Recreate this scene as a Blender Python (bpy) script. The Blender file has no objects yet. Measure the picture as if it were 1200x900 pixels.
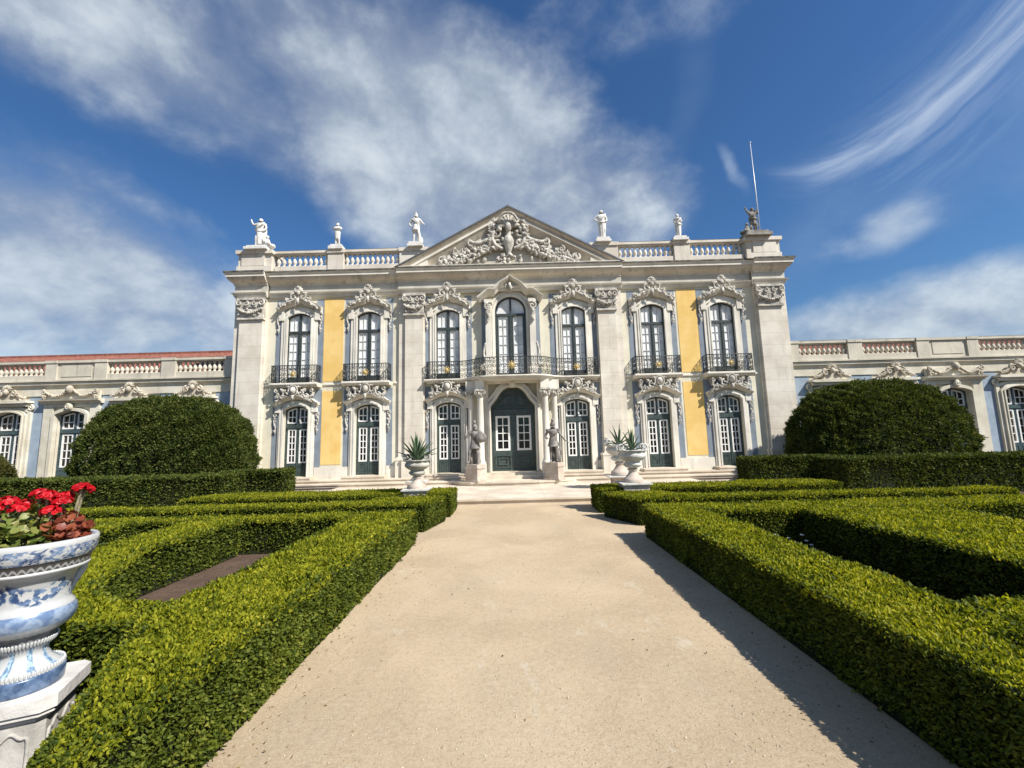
import bpy, math, random
import numpy as np
from mathutils import Vector, Matrix
from mathutils.geometry import tessellate_polygon
random.seed(7); rng = np.random.default_rng(11)
PI = math.pi; R = math.radians
SC = bpy.context.scene; COL = SC.collection
CAM = np.array([0.0123, 0.0, 1.7])

# ------------------------------------------------------------------ mesh builder
class MB:
    def __init__(s): s.v = []; s.f = []; s.m = []; s.s = []
    def add(s, vs, fs, mi=0, smooth=False):
        o = len(s.v); s.v += [tuple(map(float, p)) for p in vs]
        for f in fs: s.f.append([i + o for i in f]); s.m.append(mi); s.s.append(smooth)
        return s
    def box(s, x0, x1, y0, y1, z0, z1, mi=0):
        return s.add([(x0,y0,z0),(x1,y0,z0),(x1,y1,z0),(x0,y1,z0),(x0,y0,z1),(x1,y0,z1),(x1,y1,z1),(x0,y1,z1)],
            [(0,3,2,1),(4,5,6,7),(0,1,5,4),(1,2,6,5),(2,3,7,6),(3,0,4,7)], mi)
    def prism(s, poly, a, b, axis='y', mi=0, smooth=False):
        n = len(poly)
        def P(p, t):
            return (p[0], t, p[1]) if axis == 'y' else ((t, p[0], p[1]) if axis == 'x' else (p[0], p[1], t))
        vs = [P(p, a) for p in poly] + [P(p, b) for p in poly]
        tri = tessellate_polygon([[Vector((p[0], p[1], 0)) for p in poly]])
        fs = [tuple(t) for t in tri] + [tuple(n + i for i in reversed(t)) for t in tri]
        area = sum(poly[i][0]*poly[(i+1)%n][1]-poly[(i+1)%n][0]*poly[i][1] for i in range(n))
        for i in range(n):
            j = (i+1) % n
            fs.append((i, j, n+j, n+i) if area > 0 else (j, i, n+i, n+j))
        return s.add(vs, fs, mi, smooth)
    def strip_ring(s, inner, outer, y0, y1, mi=0, closed=False):
        # a flat band in xz between two outlines, front at y0, back at y1
        n = len(inner); vs = []
        for p, q in zip(inner, outer): vs += [(p[0],y0,p[1]),(q[0],y0,q[1]),(p[0],y1,p[1]),(q[0],y1,q[1])]
        fs = []
        for i in range(n if closed else n-1):
            a, b = 4*i, 4*((i+1) % n)
            fs += [(a,a+1,b+1,b),(a,b,b+2,a+2),(a+1,a+3,b+3,b+1)]
        if not closed: fs += [(0,2,3,1),(4*n-4,4*n-3,4*n-1,4*n-2)]
        return s.add(vs, fs, mi)
    def sweep(s, path, prof, mi=0, smooth=False, caps=True):
        # path: (x,z) points; prof: (n,y) offsets, n along the left normal of the path in xz
        n = len(path); k = len(prof); vs = []
        for i in range(n):
            p0 = path[max(i-1,0)]; p1 = path[min(i+1,n-1)]
            tx, tz = p1[0]-p0[0], p1[1]-p0[1]; l = math.hypot(tx,tz) or 1
            nx, nz = -tz/l, tx/l
            for (d, y) in prof: vs.append((path[i][0]+nx*d, y, path[i][1]+nz*d))
        fs = []
        for i in range(n-1):
            for j in range(k):
                a, b = i*k+j, i*k+(j+1)%k
                fs.append((a,b,b+k,a+k))
        if caps: fs += [tuple(range(k))[::-1], tuple(range((n-1)*k,n*k))]
        return s.add(vs, fs, mi, smooth)
    def lathe(s, prof, c=(0,0,0), seg=16, mi=0, smooth=True, wave=None):
        vs = []; k = len(prof)
        for i in range(seg):
            t = 2*PI*i/seg
            for (r, z) in prof:
                rr = r if wave is None else r*(1+wave(t, z))
                vs.append((c[0]+rr*math.cos(t), c[1]+rr*math.sin(t), c[2]+z))
        fs = []
        for i in range(seg):
            j = (i+1) % seg
            for q in range(k-1): fs.append((i*k+q, j*k+q, j*k+q+1, i*k+q+1))
        s.add(vs, fs, mi, smooth)
        return s.add([(c[0]+prof[0][0]*math.cos(2*PI*i/seg), c[1]+prof[0][0]*math.sin(2*PI*i/seg), c[2]+prof[0][1]) for i in range(seg)], [tuple(range(seg))[::-1]], mi).add(
                     [(c[0]+prof[-1][0]*math.cos(2*PI*i/seg), c[1]+prof[-1][0]*math.sin(2*PI*i/seg), c[2]+prof[-1][1]) for i in range(seg)], [tuple(range(seg))], mi)
    def tube(s, pts, r, seg=6, mi=0, smooth=True):
        pts = [Vector(p) for p in pts]; n = len(pts)
        rs = r if isinstance(r, (list, tuple)) else [r]*n
        t0 = (pts[1]-pts[0]).normalized()
        u = t0.orthogonal().normalized(); vs = []
        for i in range(n):
            t = (pts[min(i+1,n-1)]-pts[max(i-1,0)]).normalized()
            u = (u - t*u.dot(t)); u = u.normalized() if u.length > 1e-6 else t.orthogonal().normalized()
            w = t.cross(u)
            for j in range(seg):
                a = 2*PI*j/seg; vs.append(pts[i]+(u*math.cos(a)+w*math.sin(a))*rs[i])
        fs = []
        for i in range(n-1):
            for j in range(seg):
                k = (j+1) % seg; fs.append((i*seg+j, i*seg+k, (i+1)*seg+k, (i+1)*seg+j))
        fs += [tuple(range(seg))[::-1], tuple(range((n-1)*seg, n*seg))]
        return s.add(vs, fs, mi, smooth)
    def blob(s, c, r, rot=0.0, nu=8, nv=5, mi=0, ax='y'):
        # ellipsoid, turned by rot in the xz plane
        if not isinstance(r, (list, tuple)): r = (r, r, r)
        vs = [(0,0,1)]; ca, sa = math.cos(rot), math.sin(rot)
        for i in range(1, nv):
            ph = PI*i/nv
            for j in range(nu):
                t = 2*PI*j/nu; vs.append((math.sin(ph)*math.cos(t), math.sin(ph)*math.sin(t), math.cos(ph)))
        vs.append((0,0,-1)); out = []
        for (x,y,z) in vs:
            x*=r[0]; y*=r[1]; z*=r[2]
            out.append((c[0]+x*ca-z*sa, c[1]+y, c[2]+x*sa+z*ca))
        fs = [(0, 1+j, 1+(j+1)%nu) for j in range(nu)]
        for i in range(nv-2):
            for j in range(nu):
                a = 1+i*nu+j; b = 1+i*nu+(j+1)%nu; fs.append((a, a+nu, b+nu, b))
        l = len(vs)-1; o = 1+(nv-2)*nu
        fs += [(l, o+(j+1)%nu, o+j) for j in range(nu)]
        return s.add(out, fs, mi, True)
    def merge(s, other, off=(0,0,0), flip=False):
        vs = [((-x if flip else x)+off[0], y+off[1], z+off[2]) for (x,y,z) in other.v]; o = len(s.v)
        s.v += vs
        for f, m, sm in zip(other.f, other.m, other.s):
            f = [i+o for i in f]; s.f.append(f[::-1] if flip else f); s.m.append(m); s.s.append(sm)
        return s
    def mesh(s, name, mats, origin=(0,0,0)):
        me = bpy.data.meshes.new(name)
        o = origin
        me.from_pydata([(x-o[0], y-o[1], z-o[2]) for x,y,z in s.v], [], s.f)
        for m in (mats if isinstance(mats, (list, tuple)) else [mats]): me.materials.append(m)
        me.polygons.foreach_set('material_index', s.m); me.polygons.foreach_set('use_smooth', s.s)
        me.update(); return me
    def build(s, name, mats, parent=None, origin=(0,0,0), loc=None):
        o = bpy.data.objects.new(name, s.mesh(name, mats, origin)); COL.objects.link(o)
        if parent: o.parent = parent
        if loc is not None: o.location = loc
        return o

def tag(o, label=None, cat=None, group=None, kind=None):
    if label: o['label'] = label
    if cat: o['category'] = cat
    if group: o['group'] = group
    if kind: o['kind'] = kind
    return o
def empty(name, loc=(0,0,0), rz=0.0, parent=None):
    o = bpy.data.objects.new(name, None); COL.objects.link(o); o.location = loc; o.rotation_euler = (0,0,rz)
    o.empty_display_size = .2
    if parent: o.parent = parent
    return o
def copy_tree(o, parent=None, loc=None):
    c = o.copy(); COL.objects.link(c); c.parent = parent if parent else o.parent
    if loc is not None: c.location = loc
    for ch in [x for x in o.children]: copy_tree(ch, c)
    return c

# ------------------------------------------------------------------ materials
class NT:
    def __init__(s, tree): s.t = tree; s.n = tree.nodes; s.l = tree.links
    def node(s, typ, **kw):
        n = s.n.new(typ)
        for k, v in kw.items(): setattr(n, k, v)
        return n
    def put(s, sock, v):
        if hasattr(v, 'is_linked') or isinstance(v, bpy.types.NodeSocket): s.l.new(v, sock)
        else: sock.default_value = v
    def math(s, op, a, b=None, c=None, clamp=False):
        n = s.node('ShaderNodeMath', operation=op, use_clamp=clamp)
        s.put(n.inputs[0], a)
        if b is not None: s.put(n.inputs[1], b)
        if c is not None: s.put(n.inputs[2], c)
        return n.outputs[0]
    def vdot(s, a, b):
        n = s.node('ShaderNodeVectorMath', operation='DOT_PRODUCT'); s.put(n.inputs[0], a); s.put(n.inputs[1], b); return n.outputs['Value']
    def mix(s, f, a, b, blend='MIX'):
        n = s.node('ShaderNodeMix', data_type='RGBA', blend_type=blend)
        s.put(n.inputs[0], f)
        for i, v in ((6, a), (7, b)):
            if isinstance(v, (tuple, list)) and len(v) == 3: v = (*v, 1)
            s.put(n.inputs[i], v)
        return n.outputs[2]
    def noise(s, vec, scale, detail=4, rough=.55, dist=0):
        n = s.node('ShaderNodeTexNoise'); s.put(n.inputs['Vector'], vec); n.inputs['Scale'].default_value = scale
        n.inputs['Detail'].default_value = detail; n.inputs['Roughness'].default_value = rough; n.inputs['Distortion'].default_value = dist
        return n.outputs[0]
    def ramp(s, f, stops):
        n = s.node('ShaderNodeValToRGB'); s.put(n.inputs[0], f); e = n.color_ramp.elements
        while len(e) < len(stops): e.new(.5)
        for i, (p, c) in enumerate(stops):
            e[i].position = p; e[i].color = (*c, 1) if len(c) == 3 else c
        return n.outputs[0]
    def smooth(s, v, lo, hi):
        n = s.node('ShaderNodeMapRange', interpolation_type='SMOOTHSTEP'); s.put(n.inputs[0], v)
        n.inputs[1].default_value = lo; n.inputs[2].default_value = hi; return n.outputs[0]
    def mapping(s, vec, scale=(1,1,1), loc=(0,0,0)):
        n = s.node('ShaderNodeMapping'); s.put(n.inputs[0], vec); n.inputs['Scale'].default_value = scale; n.inputs['Location'].default_value = loc
        return n.outputs[0]
    def bump(s, h, strength=.3, dist=.02, normal=None):
        n = s.node('ShaderNodeBump'); n.inputs['Strength'].default_value = strength; n.inputs['Distance'].default_value = dist
        s.put(n.inputs['Height'], h)
        if normal is not None: s.put(n.inputs['Normal'], normal)
        return n.outputs[0]
def newmat(name):
    m = bpy.data.materials.new(name); m.use_nodes = True
    t = NT(m.node_tree); b = m.node_tree.nodes['Principled BSDF']
    return m, t, b
def world_pos(t):
    return t.node('ShaderNodeNewGeometry').outputs['Position']
def stone(name, col, dark=None, stain=.35, stain_col=(.10,.09,.075), joints=None, rough=.85, bump=.35, streak=True, lichen=0.0, mott=1.0):
    m, t, b = newmat(name); p = world_pos(t)
    dark = dark or tuple(c*.78 for c in col)
    c = t.mix(t.smooth(t.noise(p, 1.3*mott, 5, .6), .36, .66), dark, col)
    fine = t.noise(p, 38, 4, .65)
    c = t.mix(t.math('MULTIPLY', t.smooth(fine, .5, .75), .25), c, tuple(x*.72 for x in col))
    if streak:   # rain runs down the face
        s = t.noise(t.mapping(p, (5.0, 5.0, .55)), 1.0, 5, .62)
        c = t.mix(t.math('MULTIPLY', t.smooth(s, .53, .74), stain), c, stain_col)
    if lichen:
        s = t.noise(p, 2.6, 6, .7)
        c = t.mix(t.math('MULTIPLY', t.smooth(s, .50, .66), lichen), c, (.045,.043,.038))
    h = t.noise(p, 24, 5, .6)
    if joints:
        br = t.node('ShaderNodeTexBrick'); 
        sx = t.node('ShaderNodeSeparateXYZ'); t.l.new(p, sx.inputs[0])
        cx = t.node('ShaderNodeCombineXYZ'); t.l.new(sx.outputs[0], cx.inputs[0]); t.l.new(sx.outputs[2], cx.inputs[1])
        t.l.new(cx.outputs[0], br.inputs['Vector']); br.inputs['Scale'].default_value = 1
        br.inputs['Brick Width'].default_value = joints[0]; br.inputs['Row Height'].default_value = joints[1]
        br.inputs['Mortar Size'].default_value = .006; br.inputs['Mortar Smooth'].default_value = .3
        br.inputs['Color1'].default_value = (0.0,0,0,1); br.inputs['Color2'].default_value = (1,1,1,1); br.inputs['Bias'].default_value = 0
        c = t.mix(t.math('MULTIPLY', br.outputs['Color'], .16), c, tuple(x*y for x, y in zip(col, (.80,.72,.64))))
        c = t.mix(t.math('MULTIPLY', br.outputs['Fac'], .5), c, (.20,.18,.15))
    t.put(b.inputs['Base Color'], c); b.inputs['Roughness'].default_value = rough
    b.inputs['Specular IOR Level'].default_value = .25
    t.put(b.inputs['Normal'], t.bump(h, bump, .012))
    return m
def plain(name, col, rough=.5, metal=0.0, var=.15, scale=6, spec=.5, bump=0.0, coat=0.0):
    m, t, b = newmat(name); p = world_pos(t)
    n = t.noise(p, scale, 5, .6)
    t.put(b.inputs['Base Color'], t.mix(t.smooth(n, .35, .68), tuple(c*(1-var) for c in col), tuple(min(1,c*(1+var)) for c in col)))
    b.inputs['Roughness'].default_value = rough; b.inputs['Metallic'].default_value = metal; b.inputs['Specular IOR Level'].default_value = spec
    b.inputs['Coat Weight'].default_value = coat
    if bump: t.put(b.inputs['Normal'], t.bump(t.noise(p, scale*6, 4, .6), bump, .01))
    return m
def foliage(name, cols, trans=.3, rough=.45, spec=.35):
    m, t, b = newmat(name); g = t.node('ShaderNodeNewGeometry')
    n = t.noise(g.outputs['Position'], 3.2, 3, .6)
    f = t.math('ADD', t.math('MULTIPLY', g.outputs['Random Per Island'], .72), t.math('MULTIPLY', t.math('SUBTRACT', n, .36), .95))
    c = t.ramp(f, cols); t.put(b.inputs['Base Color'], c)
    b.inputs['Roughness'].default_value = rough; b.inputs['Specular IOR Level'].default_value = spec
    tr = t.node('ShaderNodeBsdfTranslucent'); t.put(tr.inputs[0], t.mix(1.0, c, (1.25,1.2,.55), 'MULTIPLY'))
    mx = t.node('ShaderNodeMixShader'); mx.inputs[0].default_value = trans
    t.l.new(b.outputs[0], mx.inputs[1]); t.l.new(tr.outputs[0], mx.inputs[2])
    t.l.new(mx.outputs[0], t.n['Material Output'].inputs[0]); return m

M = {}
CREAM = (.67,.60,.475)
M['wall'] = stone('cream_render', (.72,.67,.525), (.62,.575,.45), stain=.25, stain_col=(.36,.33,.27), bump=.15)
M['pilaster'] = stone('ashlar_limestone', (.72,.665,.565), (.58,.525,.435), stain=.3, stain_col=(.36,.31,.25), joints=(1.9,.46), bump=.3)
M['trim'] = stone('carved_limestone', (.77,.725,.625), (.64,.595,.505), stain=.3, stain_col=(.26,.235,.20), bump=.35)
M['cornice'] = stone('weathered_cornice', (.66,.595,.485), (.54,.47,.37), stain=.55, stain_col=(.17,.14,.105), bump=.35, lichen=.35)
M['frieze'] = stone('frieze_limestone', (.56,.53,.455), (.44,.415,.35), stain=.3, stain_col=(.27,.25,.22), joints=(.72,3.0), bump=.3)
M['parapet'] = stone('parapet_limestone', (.72,.67,.575), (.58,.52,.43), stain=.4, stain_col=(.30,.23,.165), bump=.3, lichen=.12)
M['carve'] = stone('sculpted_limestone', (.64,.60,.52), (.34,.315,.27), stain=.65, stain_col=(.15,.13,.105), bump=.6, mott=4)
M['statue'] = stone('white_marble', (.78,.755,.70), (.62,.595,.54), stain=.25, stain_col=(.24,.23,.21), bump=.3, mott=3)
M['statue_dark'] = stone('grimy_marble', (.34,.315,.27), (.17,.155,.13), stain=.5, stain_col=(.05,.047,.042), bump=.4, mott=4)
M['statue_grey'] = stone('grey_lead_stone', (.31,.285,.255), (.17,.155,.14), stain=.4, stain_col=(.08,.075,.07), bump=.4, mott=5)
M['pinkstone'] = stone('rose_limestone', (.56,.48,.40), (.43,.35,.28), stain=.35, stain_col=(.25,.19,.14), bump=.4, mott=3)
M['steps'] = stone('step_limestone', (.68,.60,.48), (.53,.45,.35), stain=.2, stain_col=(.35,.28,.2), joints=(1.6,9), bump=.3)
M['yellow'] = stone('ochre_plaster', (.80,.56,.215), (.74,.485,.155), stain=.3, stain_col=(.60,.38,.12), bump=.2, mott=1.6, streak=True)
M['blue'] = stone('blue_grey_plaster', (.245,.28,.32), (.195,.225,.26), stain=.25, stain_col=(.34,.36,.38), bump=.15, mott=2)
M['wingblue'] = stone('pale_blue_plaster', (.33,.395,.455), (.265,.325,.385), stain=.3, stain_col=(.42,.46,.48), bump=.15, mott=2)
M['wing'] = stone('wing_limestone', (.69,.645,.53), (.55,.50,.385), stain=.45, stain_col=(.35,.30,.22), bump=.3)
M['wing_par'] = stone('wing_parapet', (.66,.60,.48), (.50,.46,.37), stain=.5, stain_col=(.24,.215,.17), bump=.35, lichen=.2)
M['tile'] = None
M['green'] = plain('green_painted_timber', (.050,.070,.064), .42, var=.25, scale=9, bump=.15)
M['dgreen'] = plain('dark_window_timber', (.040,.050,.047), .45, var=.25, scale=9)
M['white'] = plain('white_paint', (.78,.77,.73), .5, var=.06)
M['bars'] = plain('grey_glazing_bars', (.46,.47,.45), .5, var=.1)
M['iron'] = plain('wrought_iron', (.022,.025,.022), .5, var=.3, metal=.0)
M['gold'] = plain('gilt_ornament', (.50,.36,.13), .55, metal=.0, var=.4, scale=30)
M['pole'] = plain('white_metal_pole', (.62,.63,.64), .4, metal=.3, var=.05)
M['lichen'] = stone('lichen_black_stone', (.20,.18,.15), (.05,.047,.042), stain=.5, stain_col=(.35,.30,.23), bump=.4, mott=2.5)
M['lead'] = plain('roof_lead', (.09,.09,.09), .7, var=.2)
def tiles():
    m, t, b = newmat('terracotta_tiles'); p = world_pos(t)
    n = t.noise(p, 5, 5, .6); n2 = t.noise(t.mapping(p, (4.5,2.2,2.2)), 1, 3)
    c = t.mix(t.smooth(n, .35, .7), (.19,.062,.040), (.28,.11,.072)); c = t.mix(t.math('MULTIPLY', t.smooth(n2,.5,.7), .6), c, (.16,.085,.06))
    t.put(b.inputs['Base Color'], c); b.inputs['Roughness'].default_value = .85; return m
M['tile'] = tiles()
def glass(name, base, rough=.06):
    m, t, b = newmat(name); p = world_pos(t)
    n = t.noise(p, 2.4, 3, .5)
    t.put(b.inputs['Base Color'], t.mix(t.smooth(n,.35,.7), tuple(c*.75 for c in base), base))
    b.inputs['Roughness'].default_value = rough; b.inputs['IOR'].default_value = 1.5
    t.put(b.inputs['Normal'], t.bump(t.noise(p, 3.5, 2), .06, .02)); return m
M['pane'] = glass('dark_door_glass', (.010,.011,.012), .12)
M['curtain'] = glass('curtained_glass', (.90,.90,.87), .5)

# ------------------------------------------------------------------ camera and light
cam = bpy.data.cameras.new('camera'); co = bpy.data.objects.new('camera', cam); COL.objects.link(co)
a = Vector((.9996,.0046,-.0261)).normalized(); b = Vector((.0265,-.1273,.9915)); c = Vector((-.0012,.9919,.1273)).normalized()
b = (c.cross(a)*-1).normalized() if c.cross(a).z < 0 else c.cross(a).normalized()
a2 = c.cross(b); a = a2 if a2.x > 0 else -a2
b = (-c).cross(a)
co.matrix_world = Matrix(((a.x,b.x,-c.x,CAM[0]),(a.y,b.y,-c.y,CAM[1]),(a.z,b.z,-c.z,CAM[2]),(0,0,0,1)))
cam.sensor_width = 36; cam.lens = 36*505/1200; cam.clip_end = 3000; cam.clip_start = .05
SC.camera = co
sl = bpy.data.lights.new('sun', 'SUN'); so = bpy.data.objects.new('sun', sl); COL.objects.link(so)
TRAVEL = Vector((-.585,.42,-.70)).normalized()
so.rotation_euler = TRAVEL.to_track_quat('-Z','Y').to_euler(); so.location = (20,-12,24)
sl.energy = 4.6; sl.angle = R(.5); sl.color = (1,.96,.90)

def make_world():
    w = bpy.data.worlds.new('World'); SC.world = w; w.use_nodes = True
    t = NT(w.node_tree); bg = t.n['Background']
    sky = t.node('ShaderNodeTexSky', sky_type='NISHITA'); sky.sun_disc = False
    sky.sun_elevation = math.asin(-TRAVEL.z); sky.sun_rotation = math.atan2(-TRAVEL.x, -TRAVEL.y)
    sky.air_density = 1.25; sky.dust_density = .5; sky.ozone_density = 3.0
    d = t.node('ShaderNodeTexCoord').outputs['Generated']
    sx = t.node('ShaderNodeSeparateXYZ'); t.l.new(d, sx.inputs[0])
    zz = t.math('ADD', t.math('MAXIMUM', sx.outputs[2], 0), .55)
    cp = t.node('ShaderNodeCombineXYZ')
    t.l.new(t.math('DIVIDE', sx.outputs[0], zz), cp.inputs[0]); t.l.new(t.math('DIVIDE', sx.outputs[1], zz), cp.inputs[1])
    P = cp.outputs[0]
    D3 = t.mapping(d, (1,1,1.5), (.35,.1,.4)); n1 = t.noise(D3, 3.3, 7, .55, .15); n2 = t.noise(t.mapping(d, (1,1,1.4), (5.2,1.3,0)), 10, 6, .6, .2)
    n3 = t.noise(t.mapping(P, (1,1,1), (3,8,0)), 5, 6, .6, .6)
    wn = t.node('ShaderNodeTexNoise'); t.l.new(d, wn.inputs['Vector']); wn.inputs['Scale'].default_value = 6; wn.inputs['Detail'].default_value = 4
    wv = t.node('ShaderNodeVectorMath', operation='MULTIPLY_ADD'); t.l.new(wn.outputs['Color'], wv.inputs[0]); wv.inputs[1].default_value = (.10,.10,.10); wv.inputs[2].default_value = (-.05,-.05,-.05)
    dw = t.node('ShaderNodeVectorMath', operation='ADD'); t.l.new(d, dw.inputs[0]); t.l.new(wv.outputs[0], dw.inputs[1]); DW = dw.outputs[0]
    def patch(dirv, ra, rb, rot, k, d=d):
        e0 = Vector(dirv).normalized(); e1 = e0.cross(Vector((0,0,1))).normalized(); e2 = e1.cross(e0)
        f1 = e1*math.cos(rot)+e2*math.sin(rot); f2 = -e1*math.sin(rot)+e2*math.cos(rot)
        q = t.math('MAXIMUM', t.vdot(d, tuple(e0)), .05)
        u = t.math('DIVIDE', t.vdot(d, tuple(f1)), q); v = t.math('DIVIDE', t.vdot(d, tuple(f2)), q)
        s = t.math('ADD', t.math('POWER', t.math('MULTIPLY', u, 1/ra), 2), t.math('POWER', t.math('MULTIPLY', v, 1/rb), 2))
        g = t.math('SUBTRACT', 1, s); g = t.math('MAXIMUM', g, 0)
        front = t.math('GREATER_THAN', t.vdot(d, tuple(e0)), .1)
        return t.math('MULTIPLY', t.math('MULTIPLY', g, front), k)
    big = None
    for args in CLOUDS:
        v = patch(*args); big = v if big is None else t.math('MAXIMUM', big, v)
    dens = t.math('ADD', t.math('MULTIPLY', t.math('SUBTRACT', n1, .5), 2.3), t.math('MULTIPLY', t.math('SUBTRACT', n2, .5), .65))
    m1 = t.smooth(t.math('ADD', t.math('MULTIPLY', big, 1.5), t.math('ADD', dens, -.55)), -.2, 1.0)
    m1 = t.math('MULTIPLY', m1, t.smooth(big, 0, .22))
    wis = None
    for args in WISPS:
        v = patch(*args, d=DW); wis = v if wis is None else t.math('MAXIMUM', wis, v)
    m2 = t.math('MULTIPLY', t.math('MULTIPLY', t.smooth(wis, 0, 1), t.smooth(n3, .25, .75)), .6)
    m2 = t.math('ADD', m2, t.math('MULTIPLY', t.smooth(wis, .25, 1.1), .25))
    # one long cirrus plume: a curve across the sky with fibres running along it
    E0, E1, E2 = (.626,.623,.469), (.7053,-.7089,0.0), (-.3323,-.3306,.8833)
    wd = t.node('ShaderNodeVectorMath', operation='MULTIPLY_ADD'); t.l.new(wn.outputs['Color'], wd.inputs[0]); wd.inputs[1].default_value = (.035,.035,.035); wd.inputs[2].default_value = (-.0175,-.0175,-.0175)
    da = t.node('ShaderNodeVectorMath', operation='ADD'); t.l.new(d, da.inputs[0]); t.l.new(wd.outputs[0], da.inputs[1]); dd = da.outputs[0]
    q = t.math('MAXIMUM', t.vdot(dd, E0), .05); u = t.math('DIVIDE', t.vdot(dd, E1), q); v = t.math('DIVIDE', t.vdot(dd, E2), q)
    poly = t.math('MULTIPLY_ADD', t.math('MULTIPLY_ADD', t.math('MULTIPLY_ADD', u, -.64, 2.197), u, .392), u, .0018)
    off = t.math('SUBTRACT', v, poly); w_ = t.math('MULTIPLY_ADD', t.math('ADD', u, .2), .085, .011)
    g_ = t.math('POWER', 2.718, t.math('MULTIPLY', t.math('POWER', t.math('DIVIDE', off, w_), 2), -1))
    halo = t.math('POWER', 2.718, t.math('MULTIPLY', t.math('POWER', t.math('DIVIDE', t.math('ADD', off, .03), t.math('MULTIPLY', w_, 3.2)), 2), -1))
    win = t.math('MULTIPLY', t.smooth(u, -.22, -.06), t.smooth(u, .40, .10))
    cv = t.node('ShaderNodeCombineXYZ'); t.l.new(t.math('MULTIPLY', u, 5), cv.inputs[0]); t.l.new(t.math('MULTIPLY', off, 34), cv.inputs[1])
    fib = t.smooth(t.noise(cv.outputs[0], 1.0, 5, .62, .4), .30, .68)
    plume = t.math('MULTIPLY', t.math('ADD', t.math('MULTIPLY', g_, t.math('MULTIPLY_ADD', fib, .55, .25)), t.math('MULTIPLY', halo, t.math('MULTIPLY', fib, .30))), win)
    m2 = t.math('MAXIMUM', m2, t.math('MULTIPLY', plume, .74))
    hs = t.node('ShaderNodeHueSaturation'); hs.inputs['Saturation'].default_value = 1.12; hs.inputs['Value'].default_value = .92
    t.l.new(sky.outputs[0], hs.inputs['Color'])
    skyc = t.mix(1.0, hs.outputs[0], SKYTINT, 'MULTIPLY')
    shade = t.smooth(t.math('ADD', n1, t.math('MULTIPLY', t.math('SUBTRACT', n2, .5), .5)), .35, .75)
    cl = t.mix(shade, CLOUD_A, CLOUD_B)
    colr = t.mix(t.math('MULTIPLY', m1, .86), skyc, cl)
    colr = t.mix(t.math('MINIMUM', m2, .9), colr, CLOUD_C)
    t.put(bg.inputs[0], colr); bg.inputs[1].default_value = .1
SKYTINT = (.42,.58,.75)
CLOUD_A = (2.1,2.55,3.35); CLOUD_B = (4.9,5.4,5.7); CLOUD_C = (3.5,4.2,5.3)
CLOUDS = [((-.12,.80,.585), .52, .30, R(-22), 1.30), ((.08,.845,.50), .38, .20, R(-8), 1.05), ((-.28,.68,.66), .44, .22, R(-10), 1.0),
          ((-.56,.56,.63), .70, .20, R(-6), .95), ((-.70,.66,.29), .42, .24, R(-28), 1.0), ((-.56,.78,.22), .40, .13, R(-8), .85),
          ((.66,.72,.17), .55, .11, R(3), .85), ((.63,.70,.332), .14, .06, R(10), .28), ((.05,.68,.73), .5, .10, R(4), .36), ((.9,.3,.3), .3, .4, 0, .5), ((-.5,-.6,.5), .8, .5, 0, .8), ((.5,-.7,.4), .6, .4, 0, .7)]
WISPS = [((.427,.762,.486), .016, .070, R(12), .6), ((.33,.72,.61), .05, .30, R(-16), .20), ((.62,.66,.42), .34, .09, R(34), .34),
         ((.75,.45,.47), .3, .16, R(40), .42), ((.60,.70,.39), .25, .05, R(20), .30)]
make_world()

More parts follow.
